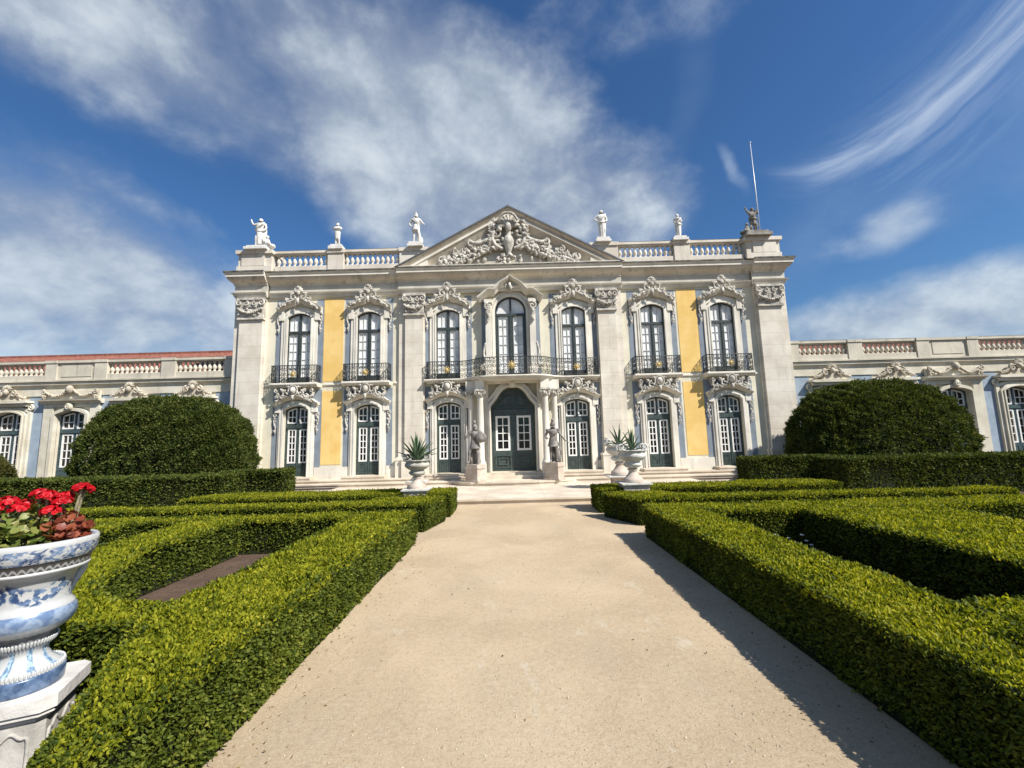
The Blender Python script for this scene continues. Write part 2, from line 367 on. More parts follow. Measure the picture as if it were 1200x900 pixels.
# ------------------------------------------------------------------ ground
def ground_mats():
    m, t, b = newmat('garden_soil'); p = world_pos(t)
    n = t.noise(p, 3, 6, .65); n2 = t.noise(p, 60, 4, .7)
    n5 = t.noise(p, 14, 5, .7)
    c = t.mix(t.smooth(n,.3,.7), (.105,.062,.038), (.16,.102,.066)); c = t.mix(t.math('MULTIPLY', t.smooth(n5,.5,.66), .7), c, (.06,.037,.024)); c = t.mix(t.math('MULTIPLY', t.smooth(n2,.52,.72), .5), c, (.05,.03,.02))
    t.put(b.inputs['Base Color'], c); b.inputs['Roughness'].default_value = .95; t.put(b.inputs['Normal'], t.bump(t.math('ADD', n5, t.math('MULTIPLY', n2, .4)), 1.0, .05)); M['soil'] = m
    m, t, b = newmat('compacted_gravel'); p = world_pos(t)
    n = t.noise(p, .55, 6, .62, .3); n2 = t.noise(p, 70, 6, .8); n3 = t.noise(t.mapping(p,(1,1,1),(9,4,0)), 9, 5, .7)
    c = t.mix(t.smooth(n,.36,.64), (.455,.35,.225), (.565,.44,.29)); c = t.mix(t.math('MULTIPLY', t.smooth(t.noise(t.mapping(p,(1,.5,1),(4,7,0)), 1.1, 5, .6),.52,.7), .35), c, (.43,.36,.26))
    c = t.mix(t.math('MULTIPLY', t.smooth(n3,.5,.75), .3), c, (.57,.465,.33))
    n4 = t.noise(p, 24, 5, .75)
    c = t.mix(t.math('MULTIPLY', t.smooth(n4,.50,.64), .3), c, (.32,.24,.15)); c = t.mix(t.math('MULTIPLY', t.smooth(n4,.46,.34), .3), c, (.64,.54,.39))
    c = t.mix(t.math('MULTIPLY', t.smooth(n2,.54,.66), .65), c, (.26,.19,.12)); c = t.mix(t.math('MULTIPLY', t.smooth(n2,.46,.32), .6), c, (.62,.53,.39))
    vo = t.node('ShaderNodeTexVoronoi'); t.l.new(p, vo.inputs['Vector']); vo.inputs['Scale'].default_value = 55
    sp = t.smooth(vo.outputs['Distance'], .16, .05)
    c = t.mix(t.math('MULTIPLY', sp, .45), c, t.mix(t.smooth(t.noise(p, 31, 2),.45,.6), (.15,.10,.07), (.66,.57,.44)))
    # pale dusty scuffs on the path
    s = t.noise(t.mapping(p, (1.4,.9,1), (2.3,.4,0)), 1.35, 7, .72)
    c = t.mix(t.math('MULTIPLY', t.smooth(s,.58,.70), .6), c, (.60,.55,.43))
    t.put(b.inputs['Base Color'], c); b.inputs['Roughness'].default_value = .95; b.inputs['Specular IOR Level'].default_value = .15
    t.put(b.inputs['Normal'], t.bump(t.math('ADD', n2, t.math('MULTIPLY', sp, .6)), .75, .012)); M['gravel'] = m
ground_mats()
g = MB().add([(-900,-600,0),(900,-600,0),(900,1500,0),(-900,1500,0)], [(0,1,2,3)]).build('ground', M['soil']); tag(g, kind='structure')
pth = MB().add([(-1.70,-6,.004),(2.21,-6,.004),(2.21,7.3,.004),(10,7.3,.004),(10,12.2,.004),(-9.5,12.2,.004),(-9.5,7.3,.004),(-1.70,7.3,.004),],
    [(0,1,2,7),(2,3,4,5,6,7)]); 
po = pth.build('path', M['gravel']); tag(po, kind='structure')
# landing in front of the palace: one low step with a nosing, then a bowed step
mb = MB().prism([(-6.3,11.68),(6.3,11.68),(6.3,16.3),(-6.3,16.3)], 0, .105, 'z').prism([(-6.3,11.63),(6.3,11.63),(6.3,16.3),(-6.3,16.3)], .108, .155, 'z')
pv = mb.build('pavement', M['steps']); tag(pv, kind='structure')

# ------------------------------------------------------------------ arch outlines
def arc_top(hw, zs, zt, n=12):
    """points from (-hw,zs) over (0,zt) to (hw,zs), a segment of a circle"""
    h = zt-zs; r = (hw*hw+h*h)/(2*h); cz = zt-r; a0 = math.asin(min(1, hw/r)); a0 = a0 if h <= hw else PI-a0
    return [(r*math.sin(-a0+2*a0*i/n), cz+r*math.cos(-a0+2*a0*i/n)) for i in range(n+1)]
def spline(pts, n=6):
    out = []
    P = [pts[0]]+list(pts)+[pts[-1]]
    for i in range(1, len(P)-2):
        p0,p1,p2,p3 = P[i-1],P[i],P[i+1],P[i+2]
        for k in range(n):
            t = k/n; out.append(tuple(.5*((2*p1[j])+(-p0[j]+p2[j])*t+(2*p0[j]-5*p1[j]+4*p2[j]-p3[j])*t*t+(-p0[j]+3*p1[j]-3*p2[j]+p3[j])*t**3) for j in range(len(p1))))
    out.append(tuple(pts[-1])); return out
def mirror(pts): return list(pts)+[(-x, z) for x, z in reversed(pts[:-1])]

def spiral(mb, c, r, turns, a0, y, th, sgn=1, bulge=.03, n=18):
    pts = []; rr = []
    for i in range(n+1):
        t = i/n; ra = r*(1-.82*t); an = a0+sgn*turns*2*PI*t
        pts.append((c[0]+ra*math.cos(an), y-bulge*t, c[1]+ra*math.sin(an))); rr.append(th*(1-.55*t))
    mb.tube(pts, rr, 6)
def leafspray(mb, x, z, ang, L, y, rnd, n=5):
    for i in range(n):
        t = i/(n-1)-.5; an = ang+t*1.5; l = L*(1-abs(t)*.7)
        mb.blob((x+math.cos(an)*l*.5, y-rnd.uniform(.01,.04), z+math.sin(an)*l*.5), (l*.55, .035, l*.15), an, 7, 4)

# ------------------------------------------------------------------ carved ornaments
def crest_upper(seed):
    """rocaille crest over an upper window; x=0 window axis, z absolute, relief grows towards -y"""
    r = random.Random(seed); mb = MB(); y = 16.12
    for i in range(7):   # shell
        an = R(90+(i-3)*24); l = .26-.018*abs(i-3)
        mb.blob((math.cos(an)*l*.55, y-.07, 7.73+math.sin(an)*l*.55), (l*.52,.06,.042), an, 7, 4)
    mb.blob((0,y-.1,7.70), (.09,.08,.10)); mb.blob((0,y-.12,7.92),(.07,.05,.06))
    for s in (-1,1):
        spiral(mb, (s*.17,7.55), .15, 1.15, R(90) if s>0 else R(90), y-.05, .042, -s)
        spiral(mb, (s*.34,7.36), .12, 1.2, R(100), y-.04, .036, -s)
        spiral(mb, (s*.60,7.20), .10, 1.2, R(80), y-.03, .03, -s)
        mb.tube(spline([(s*.08,y-.06,7.5),(s*.22,y-.07,7.40),(s*.46,y-.06,7.30),(s*.74,y-.03,7.12)],6), .034)
        for k in range(9):
            x = s*(.12+k*.078); z = 7.52-.047*k-.0016*k*k+r.uniform(-.03,.05)
            mb.blob((x, y-r.uniform(.03,.1), z), (r.uniform(.04,.075), .05, r.uniform(.035,.06)), r.uniform(-1,1), 7, 4)
        leafspray(mb, s*.42, 7.40, R(90-s*35), .16, y-.03, r); leafspray(mb, s*.66, 7.22, R(90-s*50), .15, y-.02, r)
        leafspray(mb, s*.22, 7.63, R(90-s*60), .17, y-.04, r)
    mb.tube([(0,y-.10,7.48),(0,y-.12,7.34),(0,y-.08,7.18)], [.06,.07,.03])
    return mb
def crest_lower(seed):
    r = random.Random(seed); mb = MB(); y = 16.10
    mb.blob((0,y-.12,3.74), (.125,.10,.15)); mb.blob((0,y-.2,3.74),(.08,.06,.10))   # oval boss with a head in relief
    mb.tube([(.17*math.cos(t*PI/10), y-.1, 3.74+.2*math.sin(t*PI/10)) for t in range(20)]+[(.17,y-.1,3.74)], .032)
    for i in range(5):
        an = R(90+(i-2)*26); mb.blob((math.cos(an)*.22, y-.08, 3.74+math.sin(an)*.22), (.08,.05,.04), an, 7, 4)
    for s in (-1,1):
        spiral(mb, (s*.28,3.62), .13, 1.2, R(90), y-.06, .04, -s); spiral(mb, (s*.50,3.50), .10, 1.2, R(110), y-.05, .034, -s)
        mb.tube(spline([(s*.1,y-.06,3.56),(s*.3,y-.07,3.50),(s*.5,y-.06,3.40),(s*.70,y-.03,3.30)],6), .03)
        for k in range(9):
            x = s*(.15+k*.06); z = 3.64-.030*k+r.uniform(-.05,.07)
            mb.blob((x, y-r.uniform(.03,.12), z), (r.uniform(.035,.07), .05, r.uniform(.035,.06)), r.uniform(-1,1), 7, 4)
        leafspray(mb, s*.38, 3.70, R(90-s*40), .17, y-.04, r); leafspray(mb, s*.6, 3.46, R(90-s*55), .15, y-.02, r); leafspray(mb, s*.2, 3.86, R(90-s*45), .14, y-.03, r)
    mb.tube([(0,y-.12,3.56),(0,y-.13,3.46),(0,y-.08,3.34)], [.06,.06,.025])
    return mb
def drop(mb, x, zt, s, y=16.42, L=.75):
    """scrolled side ornament running down a window surround"""
    spiral(mb, (x,zt), .085, 1.3, R(90), y-.03, .03, -s)
    mb.tube(spline([(x+s*.03,y-.02,zt-.05),(x+s*.05,y-.03,zt-L*.35),(x-s*.02,y-.03,zt-L*.7),(x,y-.02,zt-L)],6), .028)
    for k in range(5): mb.blob((x+s*.02*((-1)**k), y-.04, zt-.12-k*L*.17), (.035,.035,.055), .4*s, 6, 4)

# ------------------------------------------------------------------ palace: wall, mouldings
YW = 16.5
BAYS = [-8.28,-5.55,-2.46,2.46,5.55,8.28]
PORG = Vector((0,YW,0))
palace = empty('palace', PORG)
tag(palace, 'two storey cream stone palace with yellow panels, balustrade and triangular pediment', 'palace')
def part(mb, name, mat, parent=None, label=None):
    o = mb.build(name, mat, parent or palace, origin=PORG if (parent is None or parent is palace) else PORG)
    if label: o['label'] = label
    return o
HW_U, HW_D = .46, .475
up_arch = arc_top(HW_U, 6.66, 6.83); dn_arch = arc_top(HW_D, 3.03, 3.18)
c_arch = arc_top(.61, 6.62, 7.30, 16)
door_arch = mirror(spline([(-.84,2.80),(-.83,2.98),(-.74,3.10),(-.60,3.27),(-.45,3.50),(-.25,3.66),(0,3.71)],4))
wall = MB(); y0, y1 = YW, YW+.5
def shift(p, x): return [(q[0]+x, q[1]) for q in p]
edges = []
for xc in BAYS+[0]:
    hd, hu = (HW_D, HW_U) if xc else (.84, .61)
    hw = max(hd, hu); edges.append((xc-hw, xc+hw))
    wall.box(xc-hw, xc+hw, y0, y1, .16, .51)
    da = dn_arch if xc else door_arch; ua = up_arch if xc else c_arch; zs = 4.05 if xc else 4.0
    for s in (-1,1):
        if hw > hd+1e-6: wall.box(*sorted((xc+s*hd, xc+s*hw)), y0, y1, .51, da[0][1])
        if hw > hu+1e-6: wall.box(*sorted((xc+s*hu, xc+s*hw)), y0, y1, zs, ua[0][1])
    dpoly = ([(-hw,da[0][1])] if hw > hd+1e-6 else [])+list(da)+([(hw,da[0][1])] if hw > hd+1e-6 else [])
    wall.prism(shift(dpoly+[(hw,zs),(-hw,zs)], xc), y0, y1)
    upoly = ([(-hw,ua[0][1])] if hw > hu+1e-6 else [])+list(ua)+([(hw,ua[0][1])] if hw > hu+1e-6 else [])
    wall.prism(shift(upoly+[(hw,7.95),(-hw,7.95)], xc), y0, y1)
edges.sort(); xs = -10.86
for (e0, e1) in edges: wall.box(xs, e0, y0, y1, .16, 7.95); xs = e1
wall.box(xs, 10.86, y0, y1, .16, 7.95)
wall.box(-10.86,-10.4,y1,27,.0,7.95); wall.box(10.4,10.86,y1,27,0,7.95); wall.box(-10.4,10.4,26.6,27,0,7.95)
wall.box(-10.4,10.4,y1+.02,y1+.1,0,7.9)      # inner lining behind the glass
part(wall, 'wall', M['wall'])
part(MB().box(-10.8,10.8,16.6,27,7.96,8.42), 'roof', M['lead'])
for s in (-1,1):
    for nm, zs in (('yellow_panel', (4.1,7.41)), ('yellow_panel', (.93,3.73))):
        x0, x1 = sorted((s*6.57, s*7.335))
        part(MB().box(x0,x1,YW-.012,YW+.01,*zs), nm, M['yellow'])
for xc in BAYS:
    for (za, zb) in ((4.05,7.39),(.84,3.80)):
        for s in (-1,1):
            xa, xb = sorted((xc+s*.66, xc+s*.93)); part(MB().box(xa,xb,YW-.010,YW+.01,za,zb), 'blue_panel', M['blue'])
        if zb < 7: part(MB().box(xc-.659,xc+.659,YW-.010,YW+.01,3.46,zb), 'blue_panel', M['blue'])
for s in (-1,1):
    xa, xb = sorted((s*.95, s*1.14)); part(MB().box(xa,xb,YW-.010,YW+.01,4.05,7.3), 'blue_panel', M['blue'])
# plinth courses and the string line
pl = MB()
for s in (-1,1):
    for (xa, xb) in ((4.40,4.83),(6.27,7.56),(9.0,9.58),(3.18,3.32)):
        x0, x1 = sorted((s*xa, s*xb)); part(MB().box(x0,x1,YW-.03,YW+.1,.30,.84), 'plinth', M['trim'])
st = MB()
for s in (-1,1):
    for (xa, xb) in ((4.42,4.55),(6.55,7.28),(9.28,9.6)):
        x0, x1 = sorted((s*xa, s*xb)); part(MB().prism([(YW,3.95),(YW-.05,3.96),(YW-.05,4.01),(YW,4.03)], x0, x1, 'x'), 'string_course', M['trim'])
# pilasters
def pilaster(x0, x1, bx0, bx1):
    m = MB().box(bx0,bx1,16.40,YW+.02,.30,7.5).box(x0,x1,16.30,16.40,.30,7.5)
    for (z0, z1, e) in ((.30,1.02,.09),(1.02,1.10,.11),(1.10,1.15,.05)):
        m.box(bx0-e+.002,bx1+e-.002,16.40-e,16.42,z0,z1); m.box(x0-e,x1+e,16.30-e,16.40,z0,z1)
    o = part(m, 'pilaster', M['pilaster'])
    cap = MB(); xm = (x0+x1)/2; w = (x1-x0)/2; r = random.Random(int(x0*10))
    cap.box(x0-.05,x1+.05,16.22,16.4,6.58,6.66); cap.box(x0-.08,x1+.08,16.19,16.4,7.36,7.45); cap.box(x0-.02,x1+.02,16.24,16.4,6.68,7.35)
    for s in (-1,1):
        spiral(cap, (xm+s*(w-.02),7.24), .13, 1.3, R(90), 16.2, .045, -s); spiral(cap, (xm+s*.16,7.2), .10, 1.2, R(90), 16.2, .035, s)
    for k in range(13):
        t = k/12*2-1; cap.blob((xm+t*w*1.0, 16.17, 6.98-.15*(1-t*t)+r.uniform(-.02,.02)), (.06,.06,.055), r.uniform(-1,1), 7, 4)
    for k in range(16):
        cap.blob((xm+r.uniform(-w,w), 16.22, r.uniform(6.72,7.0)), (.05,.05,.045), r.uniform(-1,1), 6, 4)
    cap.box(xm-.22,xm+.22,16.2,16.3,7.06,7.2)
    ob = cap.build('capital', M['carve'], o, origin=PORG)
pilaster(-10.57,-9.66,-10.82,-9.60); pilaster(9.66,10.57,9.60,10.82)
pilaster(-4.10,-3.40,-4.36,-3.36); pilaster(3.40,4.10,3.36,4.36)
# entablature; breaks forward over pilasters and the centre
def run(prof, segs):
    m = MB()
    for (x0, x1, dy) in segs: m.prism([(y-dy, z) for y, z in prof], x0, x1, 'x')
    return m
SEG = [(-10.62,-9.52,.14),(-9.52,-4.40,0),(-4.40,4.40,.10),(4.40,9.52,0),(9.52,10.62,.14)]
def ret(m, prof, x, dy, s):   # return of the moulding round the corner
    base = [(p[0]-dy, p[1]) for p in prof]
    k = len(prof); vs = []
    for (y, z) in base:
        e = (16.5-y); vs += [(x, y, z), (x+s*e*.85, y, z), (x+s*e*.85, 27, z)]
    fs = []
    for i in range(k):
        j = (i+1) % k; fs += [(3*i,3*i+1,3*j+1,3*j),(3*i+1,3*i+2,3*j+2,3*j+1)]
    m.add(vs, fs)
ARCH = [(16.5,7.49),(16.42,7.49),(16.42,7.53),(16.39,7.54),(16.39,7.60),(16.33,7.62),(16.31,7.66),(16.5,7.67)]
m = run(ARCH, SEG); [ret(m, ARCH, s*10.62, .14, s) for s in (-1,1)]; part(m, 'architrave', M['trim'])
FR = [(16.5,7.67),(16.43,7.67),(16.43,7.97),(16.5,7.97)]
m = run(FR, SEG); [ret(m, FR, s*10.62, .14, s) for s in (-1,1)]; part(m, 'frieze', M['frieze'])
CORN = [(16.5,7.97),(16.40,7.97),(16.38,8.04),(16.33,8.08),(16.24,8.14),(16.19,8.22),(16.19,8.245),(16.5,8.25)]
FASC = [(16.5,8.248),(16.15,8.248),(16.15,8.345),(16.12,8.36),(16.10,8.39),(16.10,8.405),(16.5,8.42)]
m = run(FASC, SEG); [ret(m, FASC, s*10.62, .14, s) for s in (-1,1)]; part(m, 'cornice_fascia', M['trim'])
m = run(CORN, SEG); [ret(m, CORN, s*10.62, .14, s) for s in (-1,1)]; part(m, 'cornice', M['cornice'])
CAP = [(16.085,8.407),(16.085,8.462),(16.5,8.475),(16.5,8.432)]
m = run(CAP, SEG); [ret(m, CAP, s*10.62, .14, s) for s in (-1,1)]; part(m, 'cornice_capping', M['lichen'])
# parapet with balusters
BALU = MB().lathe([(.06,0),(.06,.035),(.035,.045),(.03,.07),(.066,.14),(.072,.19),(.05,.27),(.028,.36),(.034,.40),(.05,.41),(.05,.455)], seg=8).mesh('baluster', M['parapet'])
def balustrade(parent, org, x0, x1, y, zb, zt, n, mat, mesh, rail, name='balustrade', base=None, sub=True):
    """a bay of balusters: the base course is the part, rail and balusters are its sub-parts"""
    o = MB().box(x0,x1,y-.12,y+.12,zb-.22,zb).build(name, mat, parent, origin=org)
    MB().box(x0,x1,y-.10,y+.10,zt,zt+.05).box(x0-.001,x1+.001,y-.15,y+.15,zt+.05,rail).build('rail', mat, o, origin=org); MB().box(x0-.001,x1+.001,y-.152,y+.152,rail+.001,rail+.016).build('rail_top', M['lichen'], o, origin=org)
    for i in range(n):
        q = bpy.data.objects.new('baluster', mesh); COL.objects.link(q); q.parent = o
        q.location = Vector((x0+(i+.5)*(x1-x0)/n, y, zb))-Vector(org); q.scale = (1.18,1.18,(zt-zb)/.455)
    return o
par = MB()
for (x0, x1, e) in ((-10.62,-9.30,.14),(9.30,10.62,.14),(-9.30,-4.1,0),(4.1,9.30,0)): par.box(x0,x1,16.17-e,16.5,8.43,8.46)
part(par, 'parapet_base', M['parapet'])
for s in (-1,1):
    ox0, ox1 = sorted((s*7.12, s*9.22)); balustrade(palace, PORG, ox0, ox1, 16.3, 8.68, 9.15, 10, M['parapet'], BALU, 9.29)
    ox0, ox1 = sorted((s*4.30, s*6.50)); balustrade(palace, PORG, ox0, ox1, 16.3, 8.68, 9.15, 11, M['parapet'], BALU, 9.29)
    for (xa, xb, e) in ((6.50,7.12,.10),(3.2,4.30,.08)):
        x0, x1 = sorted((s*xa, s*xb)); d = MB().box(x0+.002,x1-.002,16.3-.13-e*.3,16.45,8.46,9.16).box(x0-.02,x1+.02,16.3-.18-e*.3,16.47,9.16,9.30)
        part(d, 'die', M['parapet'])
    x0, x1 = sorted((s*9.26, s*10.62))
    d = MB().box(x0,x1,16.02,16.75,8.44,8.66).box(x0+.03,x1-.03,16.08,16.7,8.66,9.16).box(x0-.04,x1+.04,15.98,16.8,9.16,9.30)
    d.box(x0+.28 if s>0 else x0+.18, x1-.18 if s>0 else x1-.28,16.03,16.7,8.68,9.16)
    part(d, 'pedestal', M['parapet'])
# pediment
APX, HWP, ZB = 10.90, 4.52, 8.44
def rake(d0, d1, yf, yb, mat, name, yl=None):
    """a band parallel to the rakes, d0..d1 measured straight down from the outer line; yl = depth of its lower edge"""
    m = MB(); sl_ = (APX-ZB)/HWP; yl = yf if yl is None else yl
    for s in (-1,1):
        q = [(0,APX-d0,yf),(s*(HWP-d0/sl_),ZB,yf),(s*(HWP-d1/sl_),ZB,yl),(0,APX-d1,yl)]
        vs = [(x,y,z) for x, z, y in q]+[(x,yb,z) for x, z, y in q]
        fs = [(0,1,2,3),(7,6,5,4),(0,4,5,1),(1,5,6,2),(2,6,7,3)]
        m.add(vs, fs if s < 0 else [f[::-1] for f in fs])
    return part(m, name, mat)
rake(0,.075,16.0,16.6,M['lead'],'pediment_capping')
rake(.08,.25,16.03,16.5,M['cornice'],'raking_cornice',16.17)
rake(.25,.34,16.10,16.5,M['trim'],'raking_fillet')
rake(.34,.60,16.13,16.5,M['cornice'],'raking_soffit',16.31)
part(MB().prism([(-HWP,ZB+.03),(HWP,ZB+.03),(0,APX-.02)], 16.32, 17.2), 'tympanum', M['frieze'])
part(MB().prism([(-HWP-.02,ZB-.01),(HWP+.02,ZB-.01),(HWP+.02,ZB+.055),(-HWP-.02,ZB+.05)], 16.0, 16.4), 'pediment_base', M['trim'])
def garland(s):
    r = random.Random(20+s); m = MB(); path = spline([(.62,9.35),(1.0,9.0),(1.5,8.78),(2.0,8.62),(2.5,8.52)],10)
    for i, (x, z) in enumerate(path):
        th = .20*(1-.35*i/len(path))
        for k in range(6):
            m.blob((s*(x+r.uniform(-.1,.1)), 16.12-r.uniform(0,.12), z+r.uniform(-th,th)+.02), (r.uniform(.05,.10), r.uniform(.05,.09), r.uniform(.05,.09)), r.uniform(-1.5,1.5), 8, 5)
    m.tube(spline([(s*.5,16.14,9.55),(s*.9,16.05,9.36),(s*1.25,16.05,9.28),(s*1.45,16.08,9.38)],6), [.09]*7+[.08]*6+[.07]*6)
    spiral(m, (s*1.42,9.28), .14, 1.2, R(90), 16.08, .06, -s); spiral(m, (s*2.0,9.0), .13, 1.2, R(90), 16.08, .05, -s); spiral(m, (s*2.55,8.66), .14, 1.2, R(60), 16.08, .055, -s)
    for k in range(7): leafspray(m, s*(1.1+k*.22), 9.15-k*.08, R(90-s*r.uniform(0,70)), .22, 16.1, r)
    for k in range(5): leafspray(m, s*(.9+k*.3), 8.75-k*.06, R(-90+s*r.uniform(-30,40)), .2, 16.12, r)
    return m
def cartouche():
    r = random.Random(5); m = MB(); y = 16.05
    m.lathe([(.05,8.75),(.10,8.8),(.07,8.9),(.10,9.0),(.19,9.25),(.21,9.42),(.15,9.56),(.09,9.62),(.13,9.70),(.10,9.76)], c=(0,y,0), seg=14)
    for i in range(9):
        an = R(90+(i-4)*21); l = .46; m.blob((math.cos(an)*l*.55, y-.05, 9.95+math.sin(an)*l*.55), (l*.5,.09,.075), an, 8, 4)
    m.blob((0,y-.1,9.9),(.13,.14,.2)); 
    m.tube(spline([(-.36,y-.2,10.1),(-.2,y-.28,10.31),(0,y-.3,10.36),(.2,y-.28,10.31),(.36,y-.2,10.1)],6), .055)
    for s in (-1,1):
        spiral(m, (s*.42,9.72), .24, 1.25, R(100), y, .075, -s); spiral(m, (s*.40,9.30), .20, 1.2, R(-90), y, .065, s); spiral(m,(s*.62,10.02), .16,1.2,R(90),y,.05,-s)
        m.tube(spline([(s*.2,y,9.1),(s*.45,y-.05,9.2),(s*.6,y-.05,9.5),(s*.5,y,9.8)],6), .07)
        for k in range(14): m.blob((s*r.uniform(.22,.72), y-r.uniform(0,.1), r.uniform(9.1,10.15)), (r.uniform(.05,.1),.07,r.uniform(.05,.09)), r.uniform(-1.5,1.5), 8, 4)
        for k in range(5): leafspray(m, s*.55, 9.3+k*.2, R(90-s*(70-k*14)), .3, y, r)
    for k in range(26): m.blob((r.uniform(-.42,.42), y-r.uniform(-.02,.12), r.uniform(8.5,8.86)), (r.uniform(.05,.1),.08,r.uniform(.05,.09)), r.uniform(-1.5,1.5), 8, 4)
    for s in (-1,1): spiral(m, (s*.34,8.62), .15, 1.2, R(90), y-.03, .05, -s)
    return m
ct = cartouche(); ct.v = [(x*1.06, y+.10, 8.50+(z-8.5)*1.07) for x, y, z in ct.v]; part(ct, 'cartouche', M['carve'])
for s in (-1,1): gd = garland(s); gd.v = [(x*1.04, y+.10, 8.56+(z-8.5)*1.06) for x, y, z in gd.v]; part(gd, 'garland', M['carve'])

# ------------------------------------------------------------------ windows and doors (built once, copied)
def ring(arch, zb, t, y0, y1, mi=0, m=None, tt=None):
    """jambs + arched head around an opening; t outside thickness"""
    m = m or MB(); hw = arch[-1][0]; n = len(arch)-1; tt = tt or t
    out = []
    for i, (x, z) in enumerate(arch):
        p0 = arch[max(0,i-1)]; p1 = arch[min(n,i+1)]; tx, tz = p1[0]-p0[0], p1[1]-p0[1]; l = math.hypot(tx,tz)
        out.append((x-tz/l*tt, z+tx/l*tt))
    sg = 1 if t > 0 else -1
    out[0] = (-hw-t, arch[0][1]); out[-1] = (hw+t, arch[0][1])
    inn = [(-hw, zb)]+list(arch)+[(hw, zb)]; ou = [(-hw-t, zb)]+out+[(hw+t, zb)]
    m.strip_ring(inn, ou, y0, y1, mi); return m
WORG = (0,YW,0)
def sash(m, x0, x1, z0, z1, cols, rows, y, bw=.045, mw=.02, mi=0, top=None):
    """a glazed white frame with glazing bars; top = function giving the arched head height"""
    if top is None:
        m.box(x0,x0+bw,y-.02,y+.02,z0,z1,mi); m.box(x1-bw,x1,y-.02,y+.02,z0,z1,mi)
        m.box(x0+bw,x1-bw,y-.02,y+.02,z0,z0+bw,mi); m.box(x0+bw,x1-bw,y-.02,y+.02,z1-bw,z1,mi)
    else:
        n = 8; pts = [(x0+(x1-x0)*i/n, top(x0+(x1-x0)*i/n)) for i in range(n+1)]
        inn = [(min(max(x, x0+bw), x1-bw), z-bw*1.1) for x, z in pts]
        m.strip_ring(inn, pts, y-.02, y+.02, mi)
        m.box(x0,x0+bw,y-.02,y+.018,z0,pts[0][1]-.01,mi); m.box(x1-bw,x1,y-.02,y+.018,z0,pts[-1][1]-.01,mi); m.box(x0+bw,x1-bw,y-.02,y+.02,z0,z0+bw,mi)
    for i in range(1, cols):
        x = x0+bw+(x1-x0-2*bw)*i/cols; m.box(x-mw/2,x+mw/2,y-.012,y+.012,z0+bw,(z1 if top is None else top(x))-bw,mi)
    for j in range(1, rows):
        z = z0+bw+(z1-z0-2*bw)*j/rows; m.box(x0+bw,x1-bw,y-.011,y+.011,z-mw/2,z+mw/2,mi)
def arch_z(arch):
    xs = [p[0] for p in arch]; zs = [p[1] for p in arch]
    return lambda x: float(np.interp(x, xs, zs))
def flat(mb, k):
    mb.v = [(x, 16.5-(16.5-y)*k, z) for x, y, z in mb.v]; return mb
def build_window():
    yf = YW+.04; A = arc_top(HW_U, 6.66, 6.83); az = arch_z(A)
    f = MB(); ring(A, 4.05, -.025, yf-.03, yf+.06, m=f)
    f.box(-.035,.035,yf-.045,yf+.03,4.05,6.80); f.box(-.43,.43,yf-.05,yf+.03,6.02,6.12); f.box(-.40,-.035,yf-.02,yf+.03,4.05,4.30); f.box(.035,.40,yf-.02,yf+.03,4.05,4.30)
    for s in (-1,1):
        f.box(*sorted((s*.035,s*.07)),yf-.03,yf+.03,4.3,6.02); f.box(*sorted((s*.42,s*.44)),yf-.02,yf+.03,4.3,6.02)
    w = f.build('window', M['dgreen'], palace, origin=WORG)
    for s in (-1,1):
        b_ = MB(); x0, x1 = sorted((s*.07,s*.42)); sash(b_, x0,x1,4.3,6.02,2,5,yf+.012,.018,.016)
        b_.build('glazing_bars', M['bars'], w, origin=WORG)
        MB().box(x0+.001,x1-.001,yf+.03,yf+.04,4.3,6.02).build('pane', M['curtain'], w, origin=WORG)
        x0, x1 = sorted((s*.035,s*.435)); q = MB(); n = 6; ps = [(x0+(x1-x0)*i/n, az(x0+(x1-x0)*i/n)-.04) for i in range(n+1)]
        q.prism([(x0,6.12)]+[(x1,6.12)]+ps[::-1], yf+.03, yf+.04); q.build('pane', M['curtain'], w, origin=WORG)
        b_ = MB(); sash(b_, x0+.02,x1-.02,6.13,6.7,2,1,yf+.012,.02,.012,top=lambda x: az(x)-.055); b_.build('glazing_bars', M['bars'], w, origin=WORG)
    s_ = MB(); ring(A, 4.02, .13, 16.42, YW+.01, m=s_); A2 = [(x*(HW_U+.13)/HW_U, z+.11) for x, z in A]; ring(A2, 4.02, .12, 16.45, YW+.01, m=s_)
    ring(A, 4.02, .05, 16.40, 16.43, m=s_)
    for s in (-1,1): s_.box(*sorted((s*.60,s*.80)),16.40,YW+.01,6.55,6.98)
    s_.build('surround', M['trim'], w, origin=WORG)
    h = MB(); path = mirror(spline([(-.86,6.92),(-.78,6.95),(-.60,7.07),(-.38,7.15),(-.18,7.20),(-.07,7.27),(0,7.32)],5))
    h.sweep(path, [(.0,YW+.01),(.0,16.27),(.045,16.20),(.09,16.17),(.12,16.15),(.14,16.15),(.14,YW+.01)])
    h.sweep([(x*.97,z-.07) for x, z in path], [(.0,YW+.008),(.0,16.36),(.068,16.28),(.068,YW+.008)])
    flat(h,.66).build('hood', M['trim'], w, origin=WORG)
    cu = flat(crest_upper(3),.58); cu.v = [(x, y, z-.10) for x, y, z in cu.v]; cu.build('crest', M['carve'], w, origin=WORG)
    for s in (-1,1):
        q = MB(); drop(q, s*.82, 6.80, s); q.blob((s*.84,16.36,6.86),(.07,.09,.12)); flat(q,.6).build('side_scroll', M['carve'], w, origin=WORG)
    return w
